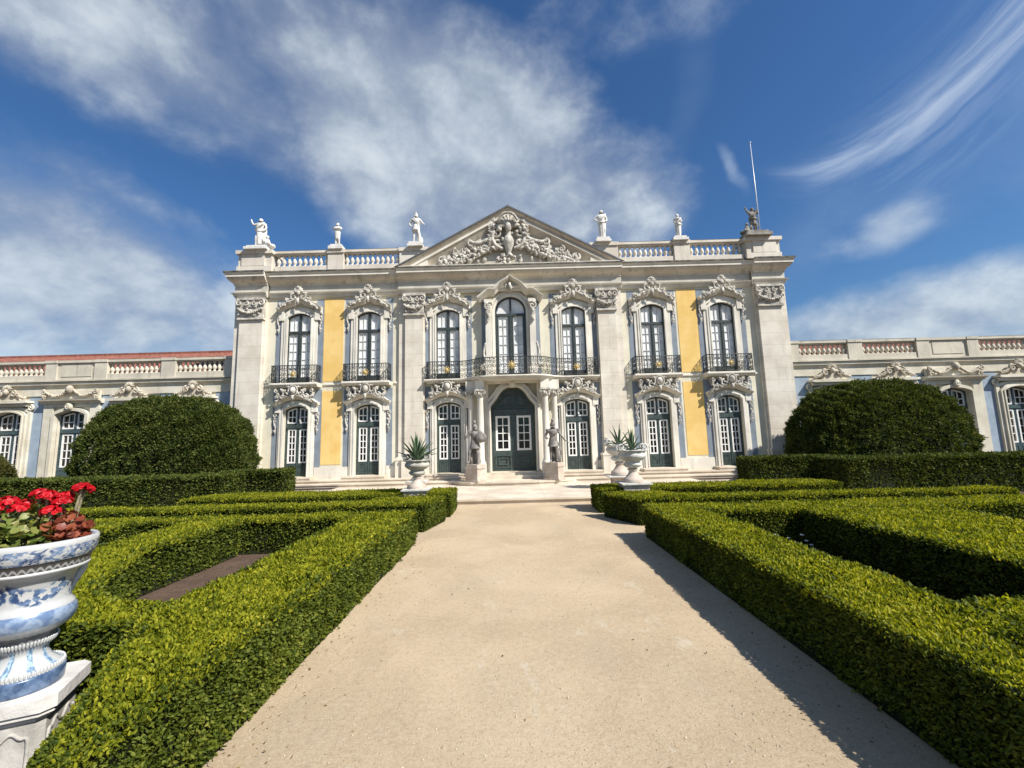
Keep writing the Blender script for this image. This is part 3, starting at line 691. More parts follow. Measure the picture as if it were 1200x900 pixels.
def build_door():
    yf = YW+.14; A = arc_top(HW_D, 3.03, 3.18); az = arch_z(A)
    f = MB(); ring(A, .51, -.045, yf-.04, yf+.06, m=f); f.box(-.43,.43,yf-.06,yf+.05,2.33,2.37); f.box(-.43,.43,yf-.04,yf+.05,2.37,2.50); f.box(-.03,.03,yf-.05,yf+.05,2.50,3.14)
    w = f.build('door', M['green'], palace, origin=WORG)
    for s in (-1,1):
        l = MB(); x0, x1 = sorted((s*.008,s*.43)); zt0, zt1 = .92, 2.33
        l.box(x0,x1,yf-.02,yf+.03,.52,1.0); l.box(x0,x0+.05,yf-.02,yf+.03,1.0,2.33); l.box(x1-.05,x1,yf-.02,yf+.03,1.0,2.33); l.box(x0+.05,x1-.05,yf-.02,yf+.03,2.30,2.33)
        l.strip_ring([(x0+.10,.62),(x1-.10,.62),(x1-.10,.91),(x0+.10,.91)], [(x0+.06,.58),(x1-.06,.58),(x1-.06,.95),(x0+.06,.95)], yf-.035, yf-.019, closed=True)
        l.strip_ring([(x0+.16,.68),(x1-.16,.68),(x1-.16,.85),(x0+.16,.85)], [(x0+.13,.65),(x1-.13,.65),(x1-.13,.88),(x0+.13,.88)], yf-.03, yf-.019, closed=True)
        if s < 0: l.box(-.02,.014,yf-.04,yf-.02,.52,2.33)
        l.build('door_leaf', M['green'], w, origin=WORG)
        b_ = MB(); sash(b_, x0+.05,x1-.05,1.01,2.30,2,5,yf+.0,.052,.032); b_.build('glazing_bars', M['white'], w, origin=WORG)
        MB().box(x0+.052,x1-.052,yf+.022,yf+.03,1.012,2.298).build('pane', M['pane'], w, origin=WORG)
        x0, x1 = sorted((s*.045,s*.42)); b_ = MB(); sash(b_, x0,x1,2.52,3.0,2,2,yf+.0,.05,.03,top=lambda x: az(x)-.06); b_.build('glazing_bars', M['white'], w, origin=WORG)
        n = 6; ps = [(x0+(x1-x0)*i/n, az(x0+(x1-x0)*i/n)-.07) for i in range(n+1)]
        MB().prism([(x0+.01,2.53),(x1-.01,2.53)]+ps[::-1], yf+.022, yf+.03).build('pane', M['pane'], w, origin=WORG)
    s_ = MB(); ring(A, .46, .15, 16.40, YW+.01, m=s_); ring(A, .46, .05, 16.38, 16.41, m=s_); A2 = [(x*(HW_D+.15)/HW_D, z+.12) for x, z in A]; ring(A2, .46, .07, 16.44, YW+.01, m=s_)
    for s in (-1,1): s_.box(*sorted((s*.60,s*.80)),16.38,YW+.01,2.93,3.22)
    s_.build('surround', M['trim'], w, origin=WORG)
    h = MB(); path = mirror(spline([(-.86,3.20),(-.76,3.23),(-.58,3.35),(-.36,3.44),(-.15,3.49),(0,3.50)],5))
    h.sweep(path, [(.0,YW+.01),(.0,16.26),(.04,16.20),(.08,16.17),(.10,16.17),(.10,YW+.01)]); h.sweep([(x*.96,z-.07) for x, z in path], [(.0,YW+.008),(.0,16.36),(.068,16.27),(.068,YW+.008)])
    flat(h,.72).build('hood', M['trim'], w, origin=WORG)
    flat(crest_lower(9),.78).build('crest', M['carve'], w, origin=WORG)
    for s in (-1,1): q = MB(); drop(q, s*.80, 2.84, s, L=.7); flat(q,.6).build('side_scroll', M['carve'], w, origin=WORG)
    MB().box(-.80,.80,16.02,YW+.2,.40,.452).box(-.80,.80,16.0,YW+.2,.452,.505).build('door_step', M['steps'], w, origin=WORG)
    return w
def fixpart(o, xc): o.location = (xc,0,0); return o
W0 = build_window(); D0 = build_door(); 
fixpart(W0, BAYS[0]); fixpart(D0, BAYS[0])
for xc in BAYS[1:]:
    copy_tree(W0, palace, (xc,0,0)); copy_tree(D0, palace, (xc,0,0))
# central window with flanking scrolled piers
def centre_window():
    yf = YW+.05; A = c_arch; az = arch_z(A)
    f = MB(); ring(A, 4.0, -.07, yf-.03, yf+.06, m=f); f.box(-.04,.04,yf-.045,yf+.03,4.0,7.25); f.box(-.55,.55,yf-.05,yf+.03,6.52,6.62); f.box(-.54,.54,yf-.02,yf+.03,4.0,4.25)
    for s in (-1,1): f.box(*sorted((s*.04,s*.10)),yf-.03,yf+.03,4.25,6.52); f.box(*sorted((s*.48,s*.54)),yf-.03,yf+.03,4.25,6.52)
    w = f.build('window', M['dgreen'], palace, origin=WORG); w['label'] = 'taller round-headed window above the main doorway'
    for s in (-1,1):
        x0, x1 = sorted((s*.10,s*.48)); b_ = MB(); sash(b_, x0,x1,4.25,6.52,2,6,yf+.012,.025,.018); b_.build('glazing_bars', M['bars'], w, origin=WORG)
        MB().box(x0+.001,x1-.001,yf+.03,yf+.04,4.25,6.52).build('pane', M['curtain'], w, origin=WORG)
        x0, x1 = sorted((s*.04,s*.545)); n = 8; ps = [(x0+(x1-x0)*i/n, az(x0+(x1-x0)*i/n)-.06) for i in range(n+1)]
        MB().prism([(x0,6.62),(x1,6.62)]+ps[::-1], yf+.03, yf+.04).build('pane', M['curtain'], w, origin=WORG)
    s_ = MB(); ring(A, 4.0, .10, 16.42, YW+.01, m=s_); A2 = [(x*1.16, z+.10) for x, z in A]; ring(A2, 4.0, .12, 16.45, YW+.01, m=s_)
    for s in (-1,1):
        s_.box(*sorted((s*.74,s*.97)),16.22,YW+.01,4.0,6.62); s_.box(*sorted((s*.70,s*1.01)),16.16,YW+.01,6.99,7.12); s_.box(*sorted((s*.76,s*.95)),16.20,YW+.01,6.62,6.99)
        s_.box(*sorted((s*.71,s*1.0)),16.18,YW+.01,4.0,4.45)
    s_.build('surround', M['trim'], w, origin=WORG)
    h = MB(); path = mirror(spline([(-1.22,7.12),(-1.12,7.20),(-.95,7.34),(-.80,7.42),(-.66,7.40),(-.55,7.48),(-.38,7.68),(-.18,7.80),(-.07,7.87),(0,7.95)],5))
    h.sweep(path, [(.0,YW+.01),(.0,16.16),(.04,16.08),(.08,16.04),(.10,16.04),(.10,YW+.01)]); h.sweep([(x*.97,z-.09) for x, z in path], [(.0,YW+.008),(.0,16.30),(.088,16.18),(.088,YW+.008)])
    h.build('hood', M['trim'], w, origin=WORG)
    c_ = MB(); r = random.Random(4)
    c_.blob((0,16.18,7.58),(.10,.10,.13)); c_.tube([(0,16.16,7.75),(0,16.12,7.6),(0,16.2,7.4)],[.05,.07,.03])
    for s in (-1,1):
        spiral(c_, (s*.11,7.62), .08, 1.1, R(90), 16.2, .03, -s); spiral(c_, (s*.86,6.82), .15, 1.3, R(90), 16.15, .05, -s)
        for k in range(8): c_.blob((s*(.86+.03*math.sin(k)), 16.16, 6.68-k*.06), (.10-.007*k,.07,.05), 0, 7, 4)
        c_.tube(spline([(s*.98,16.25,5.4),(s*1.06,16.25,5.0),(s*1.0,16.25,4.7),(s*1.12,16.25,4.4)],6), .05); spiral(c_, (s*1.08,4.42), .13, 1.2, R(0) if s>0 else R(180), 16.25, .05, s)
    c_.build('crest', M['carve'], w, origin=WORG)
centre_window()
# main doorway
def main_door():
    yf = YW+.16; A = door_arch; az = arch_z(A)
    f = MB(); ring(A, .51, -.04, yf-.04, yf+.06, m=f); f.box(-.79,.79,yf-.07,yf+.05,2.66,2.70); f.box(-.79,.79,yf-.05,yf+.05,2.70,2.80); f.box(-.79,.79,yf-.06,yf+.05,2.80,2.84)
    n = 20; ps = [(-.80+1.6*i/n, az(-.80+1.6*i/n)-.01) for i in range(n+1)]; f.prism([(-.80,2.84),(.80,2.84)]+ps[::-1], yf, yf+.05)
    for s in (-1,1):
        q = [(s*.06,2.90),(s*.66,2.90),(s*.66,2.98),(s*.48,3.22),(s*.30,3.45),(s*.06,3.56)]; cx, cz = s*.3, 3.12
        f.strip_ring([(x+(cx-x)*.14, z+(cz-z)*.14) for x, z in q], q, yf-.045, yf+.01, closed=True); f.strip_ring([(x+(cx-x)*.40, z+(cz-z)*.40) for x, z in q], [(x+(cx-x)*.3, z+(cz-z)*.3) for x, z in q], yf-.035, yf+.01, closed=True)
    f.box(-.03,.03,yf-.03,yf+.01,2.84,3.62)
    w = f.build('door', M['green'], palace, origin=WORG); w['label'] = 'wide green double door under a shaped stone arch'
    for s in (-1,1):
        l = MB(); x0, x1 = sorted((s*.008,s*.79))
        l.box(x0,x1,yf-.02,yf+.03,.52,1.27); gx0, gx1 = sorted((s*.13,s*.68)); l.box(x0,gx0,yf-.02,yf+.03,1.27,2.66); l.box(gx1,x1,yf-.02,yf+.03,1.27,2.66); l.box(gx0,gx1,yf-.02,yf+.03,2.60,2.66)
        for (e, zz) in ((.08,(.64,1.12)),(.20,(.74,1.02))):
            l.strip_ring([(x0+e+.05,zz[0]+.04),(x1-e-.05,zz[0]+.04),(x1-e-.05,zz[1]-.04),(x0+e+.05,zz[1]-.04)], [(x0+e,zz[0]),(x1-e,zz[0]),(x1-e,zz[1]),(x0+e,zz[1])], yf-.06, yf-.019, closed=True)
        if s < 0: l.box(-.03,.02,yf-.045,yf-.02,.52,2.66)
        l.build('door_leaf', M['green'], w, origin=WORG)
        b_ = MB(); sash(b_, gx0,gx1,1.28,2.60,2,4,yf-.01,.075,.032); b_.build('glazing_bars', M['white'], w, origin=WORG)
        MB().box(gx0+.002,gx1-.002,yf+.02,yf+.03,1.282,2.598).build('pane', M['pane'], w, origin=WORG)
    s_ = MB(); ring(A, .51, .10, 16.16, YW+.01, m=s_); ring(A, .51, .04, 16.12, 16.17, m=s_); A2 = [(x*1.11, z+.095) for x, z in A]; ring(A2, .51, .11, 16.24, YW+.01, m=s_)
    for s in (-1,1): s_.box(*sorted((s*.92,s*1.10)),16.28,YW+.01,.5,3.85)
    s_.prism([(-.10,3.66),(.10,3.66),(.13,3.88),(-.13,3.88)], 16.0, YW); s_.blob((0,16.02,3.76),(.08,.08,.12))
    s_.build('surround', M['trim'], w, origin=WORG)
    MB().box(-1.25,1.25,15.75,YW+.25,.286,.42).box(-1.22,1.22,15.9,YW+.25,.42,.505).build('door_step', M['steps'], w, origin=WORG)
main_door()
def column(x, y, r):
    m = MB().box(x-r*1.45,x+r*1.45,y-r*1.45,y+r*1.45,.30,.84); m.lathe([(r*1.4,.84),(r*1.42,.90),(r*1.1,.93),(r*1.2,.97),(r,1.02),(r*1.0,1.9),(r*.88,3.18),(r*.98,3.21),(r*.92,3.24)], c=(x,y,0), seg=18)
    o = part(m, 'column', M['trim']); c_ = MB(); rr = random.Random(3)
    c_.lathe([(r*.9,3.24),(r*1.05,3.36),(r*1.35,3.50)], c=(x,y,0), seg=14); c_.box(x-r*1.5,x+r*1.5,y-r*1.5,y+r*1.5,3.50,3.56)
    for k in range(10):
        t = 2*PI*k/10; c_.blob((x+math.cos(t)*r*1.15, y+math.sin(t)*r*1.15, 3.34+.06*(k%2)), (.05,.05,.075), 0, 6, 4)
    for s in (-1,1): spiral(c_, (x+s*r*1.2,3.43), .06, 1.2, R(90), y-r*1.3, .022, -s)
    c_.build('capital', M['carve'], o, origin=PORG)
for s in (-1,1):
    column(s*1.20, 15.88, .125); column(s*1.56, 16.10, .115)
    m = MB(); x0, x1 = sorted((s*1.04,s*1.36)); m.box(x0,x1,15.73,16.5,3.56,3.884); x0, x1 = sorted((s*1.361,s*1.74)); m.box(x0,x1,15.96,16.5,3.56,3.884); part(m, 'entablature', M['trim'])
m = MB().prism([(-1.04,16.1),(1.04,16.1),(1.04,16.5),(-1.04,16.5)], 3.80, 3.884, 'z'); part(m, 'entablature', M['trim'])

# balconies: slab, iron railing with gilt emblem
def railing(mb, path, z0, z1, step=.105, seed=1):
    """wrought iron: two rails, uprights and scrolls along a plan path [(x,y)]"""
    r = random.Random(seed); L = [0]
    for p, q in zip(path[:-1], path[1:]): L.append(L[-1]+math.hypot(q[0]-p[0], q[1]-p[1]))
    xs = [p[0] for p in path]; ys = [p[1] for p in path]
    at = lambda d: (float(np.interp(d, L, xs)), float(np.interp(d, L, ys)))
    mb.tube([(x,y,z1) for x, y in path], .018, 5); mb.tube([(x,y,z0+.05) for x, y in path], .012, 5); mb.tube([(x,y,z1-.11) for x, y in path], .009, 5)
    n = max(4, int(L[-1]/step))
    for i in range(n+1):
        x, y = at(L[-1]*i/n); mb.tube([(x,y,z0),(x,y,z1)], .010 if i % 4 else .015, 4)
    for i in range(n):
        d0 = L[-1]*i/n; w = L[-1]/n
        for (zc, rad, sg) in ((z0+.16,.068,1),(z0+.34,.075,-1),(z0+.50,.055,1)):
            if zc+rad > z1-.08: continue
            pts = []; a0 = r.choice((0,PI)); sg *= (1 if i % 2 else -1)
            for k in range(13):
                t = k/12; an = a0+sg*t*2.4*PI; ra = rad*(1-.75*t); x, y = at(d0+w/2+ra*math.cos(an)*1.0); pts.append((x, y, zc+ra*math.sin(an)))
            mb.tube(pts, .0105, 4)
        x, y = at(d0+w/2); mb.blob((x,y,z1-.055), (.03,.012,.03), 0, 6, 4); mb.blob((x,y,z0+.1), (.028,.014,.028), 0, 6, 4)
    return mb
def emblem(x, y, z, k=1.0):
    m = MB(); m.blob((x,y-.02,z), (.09*k,.035,.10*k))
    for i in range(10): an = 2*PI*i/10+.3; m.blob((x+math.cos(an)*.12*k, y-.015, z+math.sin(an)*.12*k), (.07*k,.02,.022*k), an, 6, 4)
    return m
def small_balcony():
    s = MB().prism([(16.52,4.03),(16.10,4.03),(16.08,4.01),(16.08,3.965),(16.11,3.955),(16.11,3.935),(16.17,3.88),(16.52,3.88)], -.90, .90, 'x')
    o = s.build('balcony', M['trim'], palace, origin=WORG)
    for q in (-1,1):
        c_ = MB()
        for k in range(6): c_.blob((q*.66, 16.42-.05*(5-k)*.6, 3.56+k*.055), (.085,.05+.025*k,.05), 0, 7, 4)
        spiral(c_, (q*.66,3.74), .08, 1.2, R(90), 16.18, .03, -q)
        c_.build('bracket', M['carve'], o, origin=WORG)
    r_ = railing(MB(), [(-.86,16.48),(-.86,16.15),(-.84,16.12),(.84,16.12),(.86,16.15),(.86,16.48)], 4.035, 4.70, .165, 2)
    r_.build('railing', M['iron'], o, origin=WORG); emblem(0,16.09,4.36,.8).build('emblem', M['gold'], o, origin=WORG); return o
B0 = small_balcony(); B0.location = (BAYS[0],0,0)
for xc in (BAYS[1],BAYS[4],BAYS[5]): copy_tree(B0, palace, (xc,0,0))
pp = spline([(-1.95,16.12),(-1.72,16.05),(-1.5,15.88),(-1.28,15.67),(-1.02,15.53),(-.6,15.47),(0,15.45)],6)
bow = [(-3.28,16.12)]+pp; bow = bow+[(-x,y) for x, y in bow[::-1][1:]]
m = MB().prism([(-3.33,16.52)]+[(x*1.012,y-.05) for x, y in bow]+[(3.33,16.52)], 3.985, 4.03, 'z').prism([(-3.30,16.52)]+[(x*1.004,y-.0) for x, y in bow]+[(3.30,16.52)], 3.94, 3.985, 'z').prism([(-3.24,16.52)]+[(x*.985,y+.08) for x, y in bow]+[(3.24,16.52)], 3.885, 3.94, 'z')
lb = part(m, 'balcony', M['trim'], label='long bowed balcony with iron railing across the three middle windows')
railing(MB(), [(-3.24,16.48),(-3.24,16.15)]+[(x*.985,y+.03) for x, y in bow]+[(3.24,16.15),(3.24,16.48)], 4.035, 4.70, .16, 6).build('railing', M['iron'], lb, origin=PORG)
emblem(0,15.44,4.38,.95).build('emblem', M['gold'], lb, origin=PORG)
for s in (-1,1): emblem(s*2.46,16.07,4.36,.8).build('emblem', M['gold'], lb, origin=PORG)
for s in (-1,1):
    c_ = MB()
    for k in range(6): c_.blob((s*3.05, 16.42-.05*(5-k)*.6, 3.5+k*.055), (.085,.05+.035*k,.05), 0, 7, 4)
    c_.build('bracket', M['carve'], lb, origin=PORG)
# steps along the foot of the palace
fs = [(-10.9,15.62),(-2.2,15.62),(-1.9,15.2),(-1.5,14.95),(-.8,14.84),(0,14.80)]; fs = fs+[(-x,y) for x, y in fs[::-1][1:]]
m = MB().prism([(x, y) for x, y in fs]+[(10.9,16.5),(-10.9,16.5)], .16, .235, 'z').prism([(x*1.0, y-.035) for x, y in fs]+[(10.9,16.5),(-10.9,16.5)], .238, .285, 'z')
f2 = [(-10.9,15.98),(-2.0,15.98),(-1.9,15.98),(-1.9,15.98)]
m.prism([(-10.9,16.0),(10.9,16.0),(10.9,16.5),(-10.9,16.5)], .285, .345, 'z').prism([(-10.9,15.965),(10.9,15.965),(10.9,16.5),(-10.9,16.5)], .348, .395, 'z')
m.prism([(-10.95,15.66),(-6.3,15.66),(-6.3,16.5),(-10.95,16.5)], 0, .16, 'z').prism([(6.3,15.66),(10.95,15.66),(10.95,16.5),(6.3,16.5)], 0, .16, 'z')
part(m, 'base_steps', M['steps'])

# ------------------------------------------------------------------ wings
WBAL = MB().lathe([(.06,0),(.06,.03),(.035,.04),(.03,.06),(.064,.13),(.07,.18),(.05,.26),(.028,.34),(.034,.38),(.05,.40),(.05,.42)], seg=7).mesh('baluster', M['wing_par'])
def wing(s, label, roof_top):
    org = Vector((s*11,17,0)); root = empty('palace_wing', org); tag(root, label, 'palace wing')
    def P(mb, name, mat, parent=None): return mb.build(name, mat, parent or root, origin=org)
    def X(a, b): return sorted((s*a, s*b))
    OPN = [(12.55,'h'),(15.05,'h'),(17.40,'f'),(19.86,'h'),(22.4,'h')]; HW = .60; A = arc_top(HW, 3.12, 3.27)
    w = MB(); xs = 10.87
    for (xc, k) in OPN:
        w.box(*X(xs, xc-HW), 17.0,17.5,0,4.4); w.box(*X(xc-HW,xc+HW),17.0,17.5,0,.52)
        w.prism(shift(A+[(HW,4.4),(-HW,4.4)], s*xc), 17.0, 17.5); xs = xc+HW
    w.box(*X(xs, 27),17.0,17.5,0,4.4); w.box(*X(10.87,27),17.52,17.6,0,4.4); P(w, 'wall', M['wing'])
    for (xa, xb) in ((10.9,11.78),(13.33,14.27),(15.83,16.32),(18.57,19.18),(20.8,21.7),(23.3,27)):
        P(MB().box(*X(xa,xb),16.988,17.01,.72,3.87), 'blue_panel', M['wingblue'])
    P(MB().box(*X(10.9,27),16.95,17.01,0,.66), 'plinth', M['wing'])
    P(MB().prism([(17.01,3.87),(16.95,3.88),(16.94,4.20),(16.92,4.22),(16.90,4.27),(16.86,4.29),(16.84,4.31),(16.84,4.38),(16.81,4.41),(17.01,4.45)], *X(10.87,27), 'x'), 'cornice', M['wing'])
    P(MB().box(*X(10.87,27),16.78,17.1,4.43,4.49), 'parapet_base', M['wing_par'])
    for (xa, xb, n) in ((11.38,13.33,10),(13.9,16.05,11),(18.5,20.5,10),(21.1,23.1,10),(23.7,25.7,10)):
        balustrade(root, org, *X(xa,xb), 16.95, 4.70, 5.12, n, M['wing_par'], WBAL, 5.26)
    for (xa, xb) in ((10.87,11.38),(13.33,13.9),(16.05,16.55),(18.05,18.5),(20.5,21.1),(23.1,23.7)):
        P(MB().box(*X(xa+.002,xb-.002),16.80,17.1,4.49,5.17).box(*X(xa-.01,xb+.01),16.77,17.13,5.17,5.275), 'die', M['wing_par'])
    P(MB().box(*X(16.55,18.05),16.86,17.05,4.49,5.17).box(*X(16.7,17.9),16.84,16.87,4.62,5.08).box(*X(16.56,18.04),16.79,17.1,5.17,5.268), 'parapet_panel', M['wing_par'])
    # pantile roof: rows of half-round tiles
    rf = MB(); y0, z0, y1, z1 = 17.45, 4.86, 21.4, roof_top; n = 64; wd = (27-10.95)/n
    for i in range(n):
        xa = 10.95+i*wd; pr = [(xa+wd*k/6, .055*math.sin(PI*k/6)) for k in range(7)]
        for q in range(6): rf.add([(s*pr[q][0],y0,z0+pr[q][1]),(s*pr[q+1][0],y0,z0+pr[q+1][1]),(s*pr[q+1][0],y1,z1+pr[q+1][1]),(s*pr[q][0],y1,z1+pr[q][1])], [(0,1,2,3)], 0, True)
    rf.box(*X(10.95,27),y1-.12,y1+.12,z1-.05,z1+.10); rf.add([(s*10.95,y1,z1),(s*27,y1,z1),(s*27,25.5,4.8),(s*10.95,25.5,4.8)],[(0,1,2,3)])
    rf.box(*X(10.95,27),17.44,25.5,4.45,4.855)
    P(rf, 'roof', M['tile'])
    # windows
    def wwin(kind):
        yf = 17.16; az = arch_z(A); f = MB(); ring(A, .52, -.05, yf-.04, yf+.06, m=f); f.box(-.55,.55,yf-.06,yf+.05,2.40,2.54); f.box(-.03,.03,yf-.05,yf+.05,2.56,3.2)
        o = f.build('window', M['wgreen'], root, origin=(0,17,0))
        for q in (-1,1):
            l = MB(); x0, x1 = sorted((q*.008,q*.55)); l.box(x0,x1,yf-.02,yf+.03,.52,1.06); l.box(x0,x0+.05,yf-.02,yf+.03,1.06,2.4); l.box(x1-.05,x1,yf-.02,yf+.03,1.06,2.4); l.box(x0+.05,x1-.05,yf-.02,yf+.03,2.36,2.4)
            l.strip_ring([(x0+.1,.66),(x1-.1,.66),(x1-.1,.94),(x0+.1,.94)],[(x0+.06,.62),(x1-.06,.62),(x1-.06,.98),(x0+.06,.98)],yf-.035,yf-.019,closed=True)
            l.build('door_leaf', M['wgreen'], o, origin=(0,17,0))
            b_ = MB(); sash(b_, x0+.05,x1-.05,1.06,2.36,2,4,yf,.058,.034); b_.build('glazing_bars', M['white'], o, origin=(0,17,0))
            MB().box(x0+.052,x1-.052,yf+.022,yf+.03,1.062,2.358).build('pane', M['pane'], o, origin=(0,17,0))
            x0, x1 = sorted((q*.045,q*.54)); b_ = MB(); sash(b_, x0,x1,2.56,3.1,2,2,yf,.055,.032,top=lambda x: az(x)-.06); b_.build('glazing_bars', M['white'], o, origin=(0,17,0))
            n = 6; ps = [(x0+(x1-x0)*i/n, az(x0+(x1-x0)*i/n)-.07) for i in range(n+1)]
            MB().prism([(x0+.01,2.59),(x1-.01,2.59)]+ps[::-1], yf+.022, yf+.03).build('pane', M['pane'], o, origin=(0,17,0))
        s_ = MB(); r = random.Random(31); c_ = MB()
        if kind == 'h':
            ring(A, .66, .14, 16.84, 17.01, m=s_); ring(A, .66, .05, 16.81, 16.85, m=s_); A2 = [(x*(HW+.14)/HW, z+.12) for x, z in A]; ring(A2, .66, .12, 16.9, 17.01, m=s_)
            for q in (-1,1): s_.box(*sorted((q*.72,q*.84)),16.90,17.01,.66,3.40); spiral(s_, (q*.83,3.42), .12, 1.3, R(90), 16.92, .045, -q)
            s_.prism([(-.86,3.62),(-.70,3.60),(.70,3.60),(.86,3.62),(.84,3.70),(-.84,3.70)], 16.68, 17.01); s_.prism([(-.76,3.48),(.76,3.48),(.80,3.60),(-.80,3.60)], 16.78, 17.01)
            c_.prism([(-.40,3.71),(.40,3.71),(.26,3.98),(.12,4.10),(-.12,4.10),(-.26,3.98)], 16.8, 16.94)
            for i in range(7): an = R(90+(i-3)*24); c_.blob((math.cos(an)*.13, 16.74, 4.12+math.sin(an)*.13), (.10,.05,.035), an, 7, 4)
            c_.blob((0,16.72,4.05),(.10,.09,.12))
            for q in (-1,1):
                spiral(c_, (q*.26,3.98), .13, 1.2, R(90), 16.76, .045, -q); c_.tube(spline([(q*.3,16.78,4.0),(q*.44,16.77,3.88),(q*.60,16.78,3.80),(q*.72,16.8,3.84)],6), .05)
                for k in range(7): c_.blob((q*(.3+k*.065), 16.76, 4.0-k*.035+r.uniform(-.03,.03)), (.06,.05,.045), r.uniform(-1,1), 7, 4)
        else:
            ring(A, .66, .12, 16.84, 17.01, m=s_); s_.box(-1.10,-.73,16.90,17.01,.66,3.55); s_.box(.73,1.10,16.90,17.01,.66,3.55); s_.box(-.73,.73,16.92,17.005,3.42,3.55)
            s_.prism([(17.01,3.55),(16.86,3.56),(16.84,3.62),(16.72,3.66),(16.70,3.72),(17.01,3.74)], -1.2, 1.2, 'x'); s_.blob((0,16.82,3.42),(.12,.10,.15)); spiral(s_, (0,3.42), .12, 1.4, R(90), 16.76, .03)
            MB().box(-1.1,1.1,16.86,16.94,3.75,4.05).build('crest_base', M['wing'], o, origin=(0,17,0)); c_.blob((0,16.76,4.1),(.14,.12,.17))
            for q in (-1,1):
                c0 = c_; c_ = MB()
                for k in range(14):
                    t = k/13; c_.blob((q*(.16+t*.82), 16.78, 4.04-.20*math.sin(PI*t)+r.uniform(-.02,.02)), (.06,.06,.055), r.uniform(-1,1), 7, 4)
                spiral(c_, (q*1.0,4.0), .10, 1.2, R(90), 16.77, .04, -q); leafspray(c_, q*1.0, 3.9, R(-90), .2, 16.8, r); c_.build('swag', M['wcarve'], o, origin=(0,17,0)); c_ = c0
        s_.build('surround', M['wing'], o, origin=(0,17,0)); c_.build('crest', M['wcarve'], o, origin=(0,17,0)); return o
    h = wwin('h'); first = True
    for (xc, k) in OPN:
        loc = (s*xc-org.x, 0, 0)
        if k == 'f': o = wwin('f'); o.location = loc
        elif first: h.location = loc; first = False
        else: copy_tree(h, root, loc)
    return root
M['wgreen'] = plain('blue_green_timber', (.045,.075,.080), .45, var=.25, scale=9, bump=.15)
M['wcarve'] = stone('wing_carving', (.60,.53,.42), (.40,.345,.26), stain=.5, stain_col=(.17,.145,.11), bump=.5, mott=4)
wing(-1, 'low palace wing on the left side with a red tile roof showing above its balustrade', 6.42)
wing(1, 'low palace wing on the right side with lichen-dark balustrade and hidden roof', 6.10)

# ------------------------------------------------------------------ sculpted figures
def skin(joints, edges, rad, root):
    names = list(joints); me = bpy.data.meshes.new('tmp'); me.from_pydata([joints[n] for n in names], [(names.index(p), names.index(q)) for p, q in edges], [])
    o = bpy.data.objects.new('tmp', me); COL.objects.link(o)
    o.modifiers.new('s','SKIN'); sv = me.skin_vertices[0].data
    for i, n in enumerate(names): sv[i].radius = (rad[n], rad[n]*.9); sv[i].use_root = (n == root)
    ss = o.modifiers.new('u','SUBSURF'); ss.levels = 1; ss.render_levels = 1
    dg = bpy.context.evaluated_depsgraph_get(); ev = o.evaluated_get(dg); em = ev.to_mesh()
    vs = [tuple(v.co) for v in em.vertices]; fs = [tuple(p.vertices) for p in em.polygons]
    ev.to_mesh_clear(); bpy.data.objects.remove(o); bpy.data.meshes.remove(me); return vs, fs
BASEJ = dict(pelvis=(0,0,.53), belly=(0,-.005,.62), chest=(0,-.01,.73), neck=(0,0,.835), head=(0,-.015,.885), crown=(0,-.008,.955),
    hipl=(.062,0,.50), kneel=(.075,-.03,.28), ankl=(.075,.01,.055), toel=(.09,-.075,.022), hipr=(-.062,0,.50), kneer=(-.07,-.01,.28), ankr=(-.07,.02,.055), toer=(-.085,-.065,.022),
    shl=(.12,0,.79), ell=(.175,.02,.645), wrl=(.165,-.06,.52), hdl=(.16,-.085,.47), shr=(-.12,0,.79), elr=(-.175,.02,.645), wrr=(-.165,-.06,.52), hdr=(-.16,-.085,.47))
RADJ = dict(pelvis=.088, belly=.078, chest=.095, neck=.038, head=.062, crown=.048, hipl=.066, kneel=.046, ankl=.03, toel=.024, hipr=.066, kneer=.046, ankr=.03, toer=.024, shl=.048, ell=.036, wrl=.027, hdl=.026, shr=.048, elr=.036, wrr=.027, hdr=.026)
EDG = [('pelvis','belly'),('belly','chest'),('chest','neck'),('neck','head'),('head','crown')]+[e for k in 'lr' for e in (('pelvis','hip'+k),('hip'+k,'knee'+k),('knee'+k,'ank'+k),('ank'+k,'toe'+k),('chest','sh'+k),('sh'+k,'el'+k),('el'+k,'wr'+k),('wr'+k,'hd'+k))]
def figure(pose, robe=None, extra=None, seed=0):
    j = dict(BASEJ); j.update(pose); vs, fs = skin(j, EDG, RADJ, 'pelvis'); m = MB().add(vs, fs, 0, True); r = random.Random(seed)
    hx, hy, hz = j['head']; m.blob((hx,hy-.052,hz+.01),(.011,.018,.016)); m.blob((hx,hy+.012,hz+.035),(.064,.068,.055))
    if robe:
        z0, z1, r0, r1, fold = robe
        pr = [(r1+(r0-r1)*((1-t)**1.3), z0+(z1-z0)*t) for t in [k/8 for k in range(9)]]; pr = [(r_*.84, z) for r_, z in pr]
        m.lathe(pr, seg=26, wave=lambda t, z: fold*math.sin(7*t+3*z+seed)*(1-(z-z0)/(z1-z0)*.8)+.05*math.sin(3*t+seed))
    if extra: extra(m, j, r)
    return m
def toga(m, j, r):
    m.tube(spline([(.12,-.02,.82),(.06,-.1,.74),(-.05,-.11,.64),(-.13,-.04,.57)],5), [.032]*16); m.tube(spline([(.12,.03,.82),(.12,.07,.6),(.10,.08,.3),(.08,.07,.06)],5), [.035]*5+[.042]*5+[.04]*6)
    m.tube(spline([(-.13,-.04,.57),(.0,-.11,.52),(.13,-.05,.54)],5), .03)
